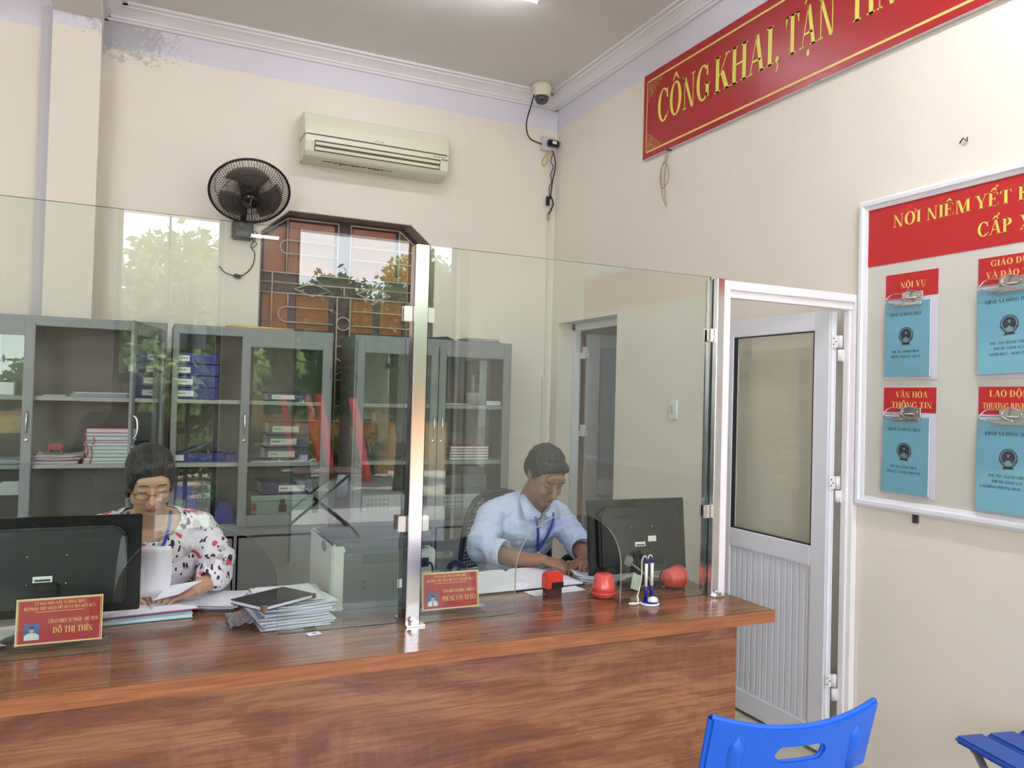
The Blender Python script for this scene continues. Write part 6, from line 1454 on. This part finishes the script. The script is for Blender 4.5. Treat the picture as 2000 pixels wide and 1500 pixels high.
tree('large bright green tree reflected high in the left glass', .45, -9.6, 1.6, [(.1, 0, 3.2, 1.25), (-.9, .2, 2.6, 1.0), (1.1, -.2, 2.7, 1.0), (.1, .3, 4.0, .9), (-.3, .9, 2.3, .8)], leaf_mats[0], 9000, .20, 11)
tree('darker tree behind the bright one reflected beside the seated woman', .35, -13.5, 1.4, [(0, 0, 2.2, 1.4), (-1.4, 0, 2.0, 1.2), (1.3, .3, 2.2, 1.1)], leaf_mats[1], 5000, .20, 12)
tree('tree with a white painted base reflected left of the middle post', 3.75, -11.2, 2.2, [(-.5, 0, 3.5, 1.0), (-.2, 0, 4.0, .7), (.6, .4, 3.1, 1.0), (-1.0, .2, 2.9, .8), (.2, 0, 2.4, .8), (1.3, .2, 3.2, .8)], leaf_mats[2], 10000, .17, 13, True)
tree('tall yellowish tree reflected beside the top of the middle post', 5.2, -12.0, 2.0, [(0, 0, 3.4, 1.0), (.4, 0, 4.5, .9), (.9, .2, 3.4, .9), (1.7, 0, 4.4, 1.1)], leaf_mats[0], 7000, .18, 14)
tree('dark tree reflected behind the middle post', 6.1, -14.5, 1.9, [(-1.6, 0, 3.2, 1.2), (0, 0, 3.3, 1.3), (1.4, 0, 3.0, 1.2)], leaf_mats[2], 7000, .2, 15)
tree('leafy tree reflected over the right cabinet', 6.4, -10.5, 1.9, [(0, 0, 3.3, .9), (.8, 0, 2.6, .9), (.2, .4, 4.2, .8), (1.0, 0, 3.7, .8)], leaf_mats[1], 6000, .16, 16)
for i_, (x_, y_) in enumerate(((1.0, -21), (4.6, -20.5), (8.4, -21), (12.5, -20), (16, -19), (-3.0, -20.5))):
    tree(['distant tree behind the yellow wall near the middle of the reflection', 'distant tree behind the yellow wall beside the gate pillars', 'distant tree behind the yellow wall right of the gate pillars', 'distant tree behind the parked car', 'distant tree at the far right end of the reflected yard', 'distant tree at the far left end of the reflected yard'][i_], x_, y_, .8, [(0, 0, 1.6, 1.6), (-1.5, 0, 1.3, 1.3), (1.5, 0, 1.5, 1.4)], leaf_mats[1], 3000, .34, 90+i_)
yw = mat('yellow_wall_paint', (.62, .40, .14), .7, var=.1, vscale=2)
t = thing('boundary_wall', 'low yellow boundary wall of the yard reflected in the glass', 'wall', (4, -17, GZ))
MB().box(-9, 10, 0, .2, 0, 1.30).build('wall_panel', yw, t); MB().box(-9, 10, -.05, .25, 1.30, 1.38).build('coping', mat('coping_brown', (.35, .16, .08), .7), t)
for x, h in ((5.9, 3.6), (3.2, 3.3)):
    t = thing('gate_pillar', 'yellow pillar %s in the yard' % ('at the right end of the reflected gate' if x > 5 else 'at the left end of the reflected gate'), 'pillar', (x, -16, GZ), group='gate pillars')
    MB().box(-.2, .2, -.2, .2, 0, h).build('shaft', yw, t); MB().box(-.3, .3, -.3, .3, h, h+.15).build('cap', yw, t)
t = thing('hedge', 'row of green shrubs in front of the yellow wall reflected in the glass', 'hedge', (3, -15.1, GZ)); mb = MB(); r = random.Random(77)
for i in range(4000):
    p = Vector((r.uniform(-6, 2.6), r.uniform(-.4, .3), r.random()**.7*(.7+.35*sin(i*.001)))); d = Vector((r.gauss(0, 1), r.gauss(0, 1), r.gauss(.3, .8))).normalized(); s_ = d.orthogonal()*.035; mb.add([p, p+d*.08+s_, p+d*.16, p+d*.08-s_], [(0, 1, 2, 3)])
o = flat(mb, 'foliage', leaf_mats[1], t); o['kind'] = 'stuff'
cloth_r = mat('red_cloth', (.62, .05, .04), .7)
for i, (x, y, z0, z1, dx) in enumerate(((3.35, -10.2, -.1, 1.5, -.30), (3.95, -9.8, -.15, 1.45, -.35), (4.9, -10.4, -.1, 1.4, .0))):
    mb = MB(); vs = []
    for k_ in range(11): f = k_/10; vs += [(x+dx*f-.08, y+.02*sin(k_), z0+(z1-z0)*f), (x+dx*f+.08, y+.02*sin(k_+1), z0+(z1-z0)*f)]
    mb.add(vs, [(2*q, 2*q+1, 2*q+3, 2*q+2) for q in range(10)], smooth=True); o = mb.build('hanging_cloth', cloth_r); md = o.modifiers.new('t', 'SOLIDIFY'); md.thickness = .01
    tag(o, ['left of three red cloth strips hanging in the reflected yard', 'middle of three red cloth strips hanging in the reflected yard', 'red cloth strip hanging nearest the middle post in the reflection'][i], 'cloth', 'red cloth strips')
t = thing('street_pole', 'thin dark pole with a crossbar reflected over the left glass', 'pole', (.60, -7.2, GZ))
MB().box(-.03, .03, -.03, .03, 0, 3.6).build('shaft', dark_pl, t); MB().box(-.36, .22, -.05, -.031, 2.7, 3.0).build('crossbar_sign', mat('sign_grey', (.2, .2, .19), .6), t)
# folding table on the terrace
t = thing('folding_table', 'folding table with crossed metal legs reflected left of the middle post', 'table', (1.72, -3.6, 0))
MB().box(-.48, .46, -.32, .32, .66, .685).build('tabletop', mat('table_red_brown', (.30, .12, .10), .35), t)
for y in (-.26, .26):
    b_ = MB(); b_.tube([(-.36, y, .66), (.34, y, .10), (.42, y, .012)], .014, 8); b_.build('leg', dark_pl, t)
    b_ = MB(); b_.tube([(.32, y, .66), (-.36, y, .10), (-.44, y, .012)], .014, 8); b_.build('leg', dark_pl, t)
# car
t = thing('car', 'small white hatchback car parked in the yard reflected right of the middle post', 'car', (8.1, -12.6, GZ), radians(180+20))
cw = mat('car_white', (.80, .78, .76), .2, coat=1); b_ = MB()
prf = [(-1.75, .30), (-1.78, .62), (-1.65, .80), (-.75, .98), (-.15, 1.42), (.9, 1.48), (1.6, 1.30), (1.8, .85), (1.8, .30)]
secs = []
for f, sc_ in ((-.80, .90), (-.76, 1), (.76, 1), (.80, .90)):
    secs.append([(f*(1 if z < .95 else .86), y*1.0, .30+(z-.30)*(sc_ if abs(f) > .77 else 1)) for y, z in prf])
n = len(prf)
for A_, B_ in zip(secs, secs[1:]): b_.add(A_+B_, [(i, (i+1) % n, (i+1) % n+n, i+n) for i in range(n)], smooth=False)
b_.add(secs[0], [tuple(range(n))]); b_.add(secs[-1], [tuple(range(n))]); cb_ = b_.build('body', cw, t, bevel=.04, bseg=3)
b_ = MB(); b_.add([(-.62, -.76, 1.0), (.62, -.76, 1.0), (.55, -.22, 1.40), (-.55, -.22, 1.40)], [(0, 1, 2, 3)]); o = b_.build('windscreen', black_gl, t)
b_ = MB(); b_.box(-.5, .5, -1.80, -1.74, .42, .58); b_.build('grille', black_pl, t, bevel=.02)
for s in (-1, 1):
    b_ = MB(); b_.ell((s*.60, -1.70, .74), (.16, .10, .09)); b_.build('headlight', mat('headlight', (.5, .5, .52), .1, .5), t)
    b_ = MB(); b_.add([(s*.70, -.5, 1.02), (s*.72, .95, 1.02), (s*.68, .9, 1.36), (s*.68, -.12, 1.34)], [(0, 1, 2, 3)]); b_.build('side_window', black_gl, t)
    for y in (-1.15, 1.2): b_ = MB(); b_.lathe([(0, -.09), (.29, -.09), (.31, -.06), (.31, .06), (.29, .09), (0, .09)], 24, T=TR(s*.72, y, .31) @ RY(pi/2)); b_.build('wheel', black_pl, t)
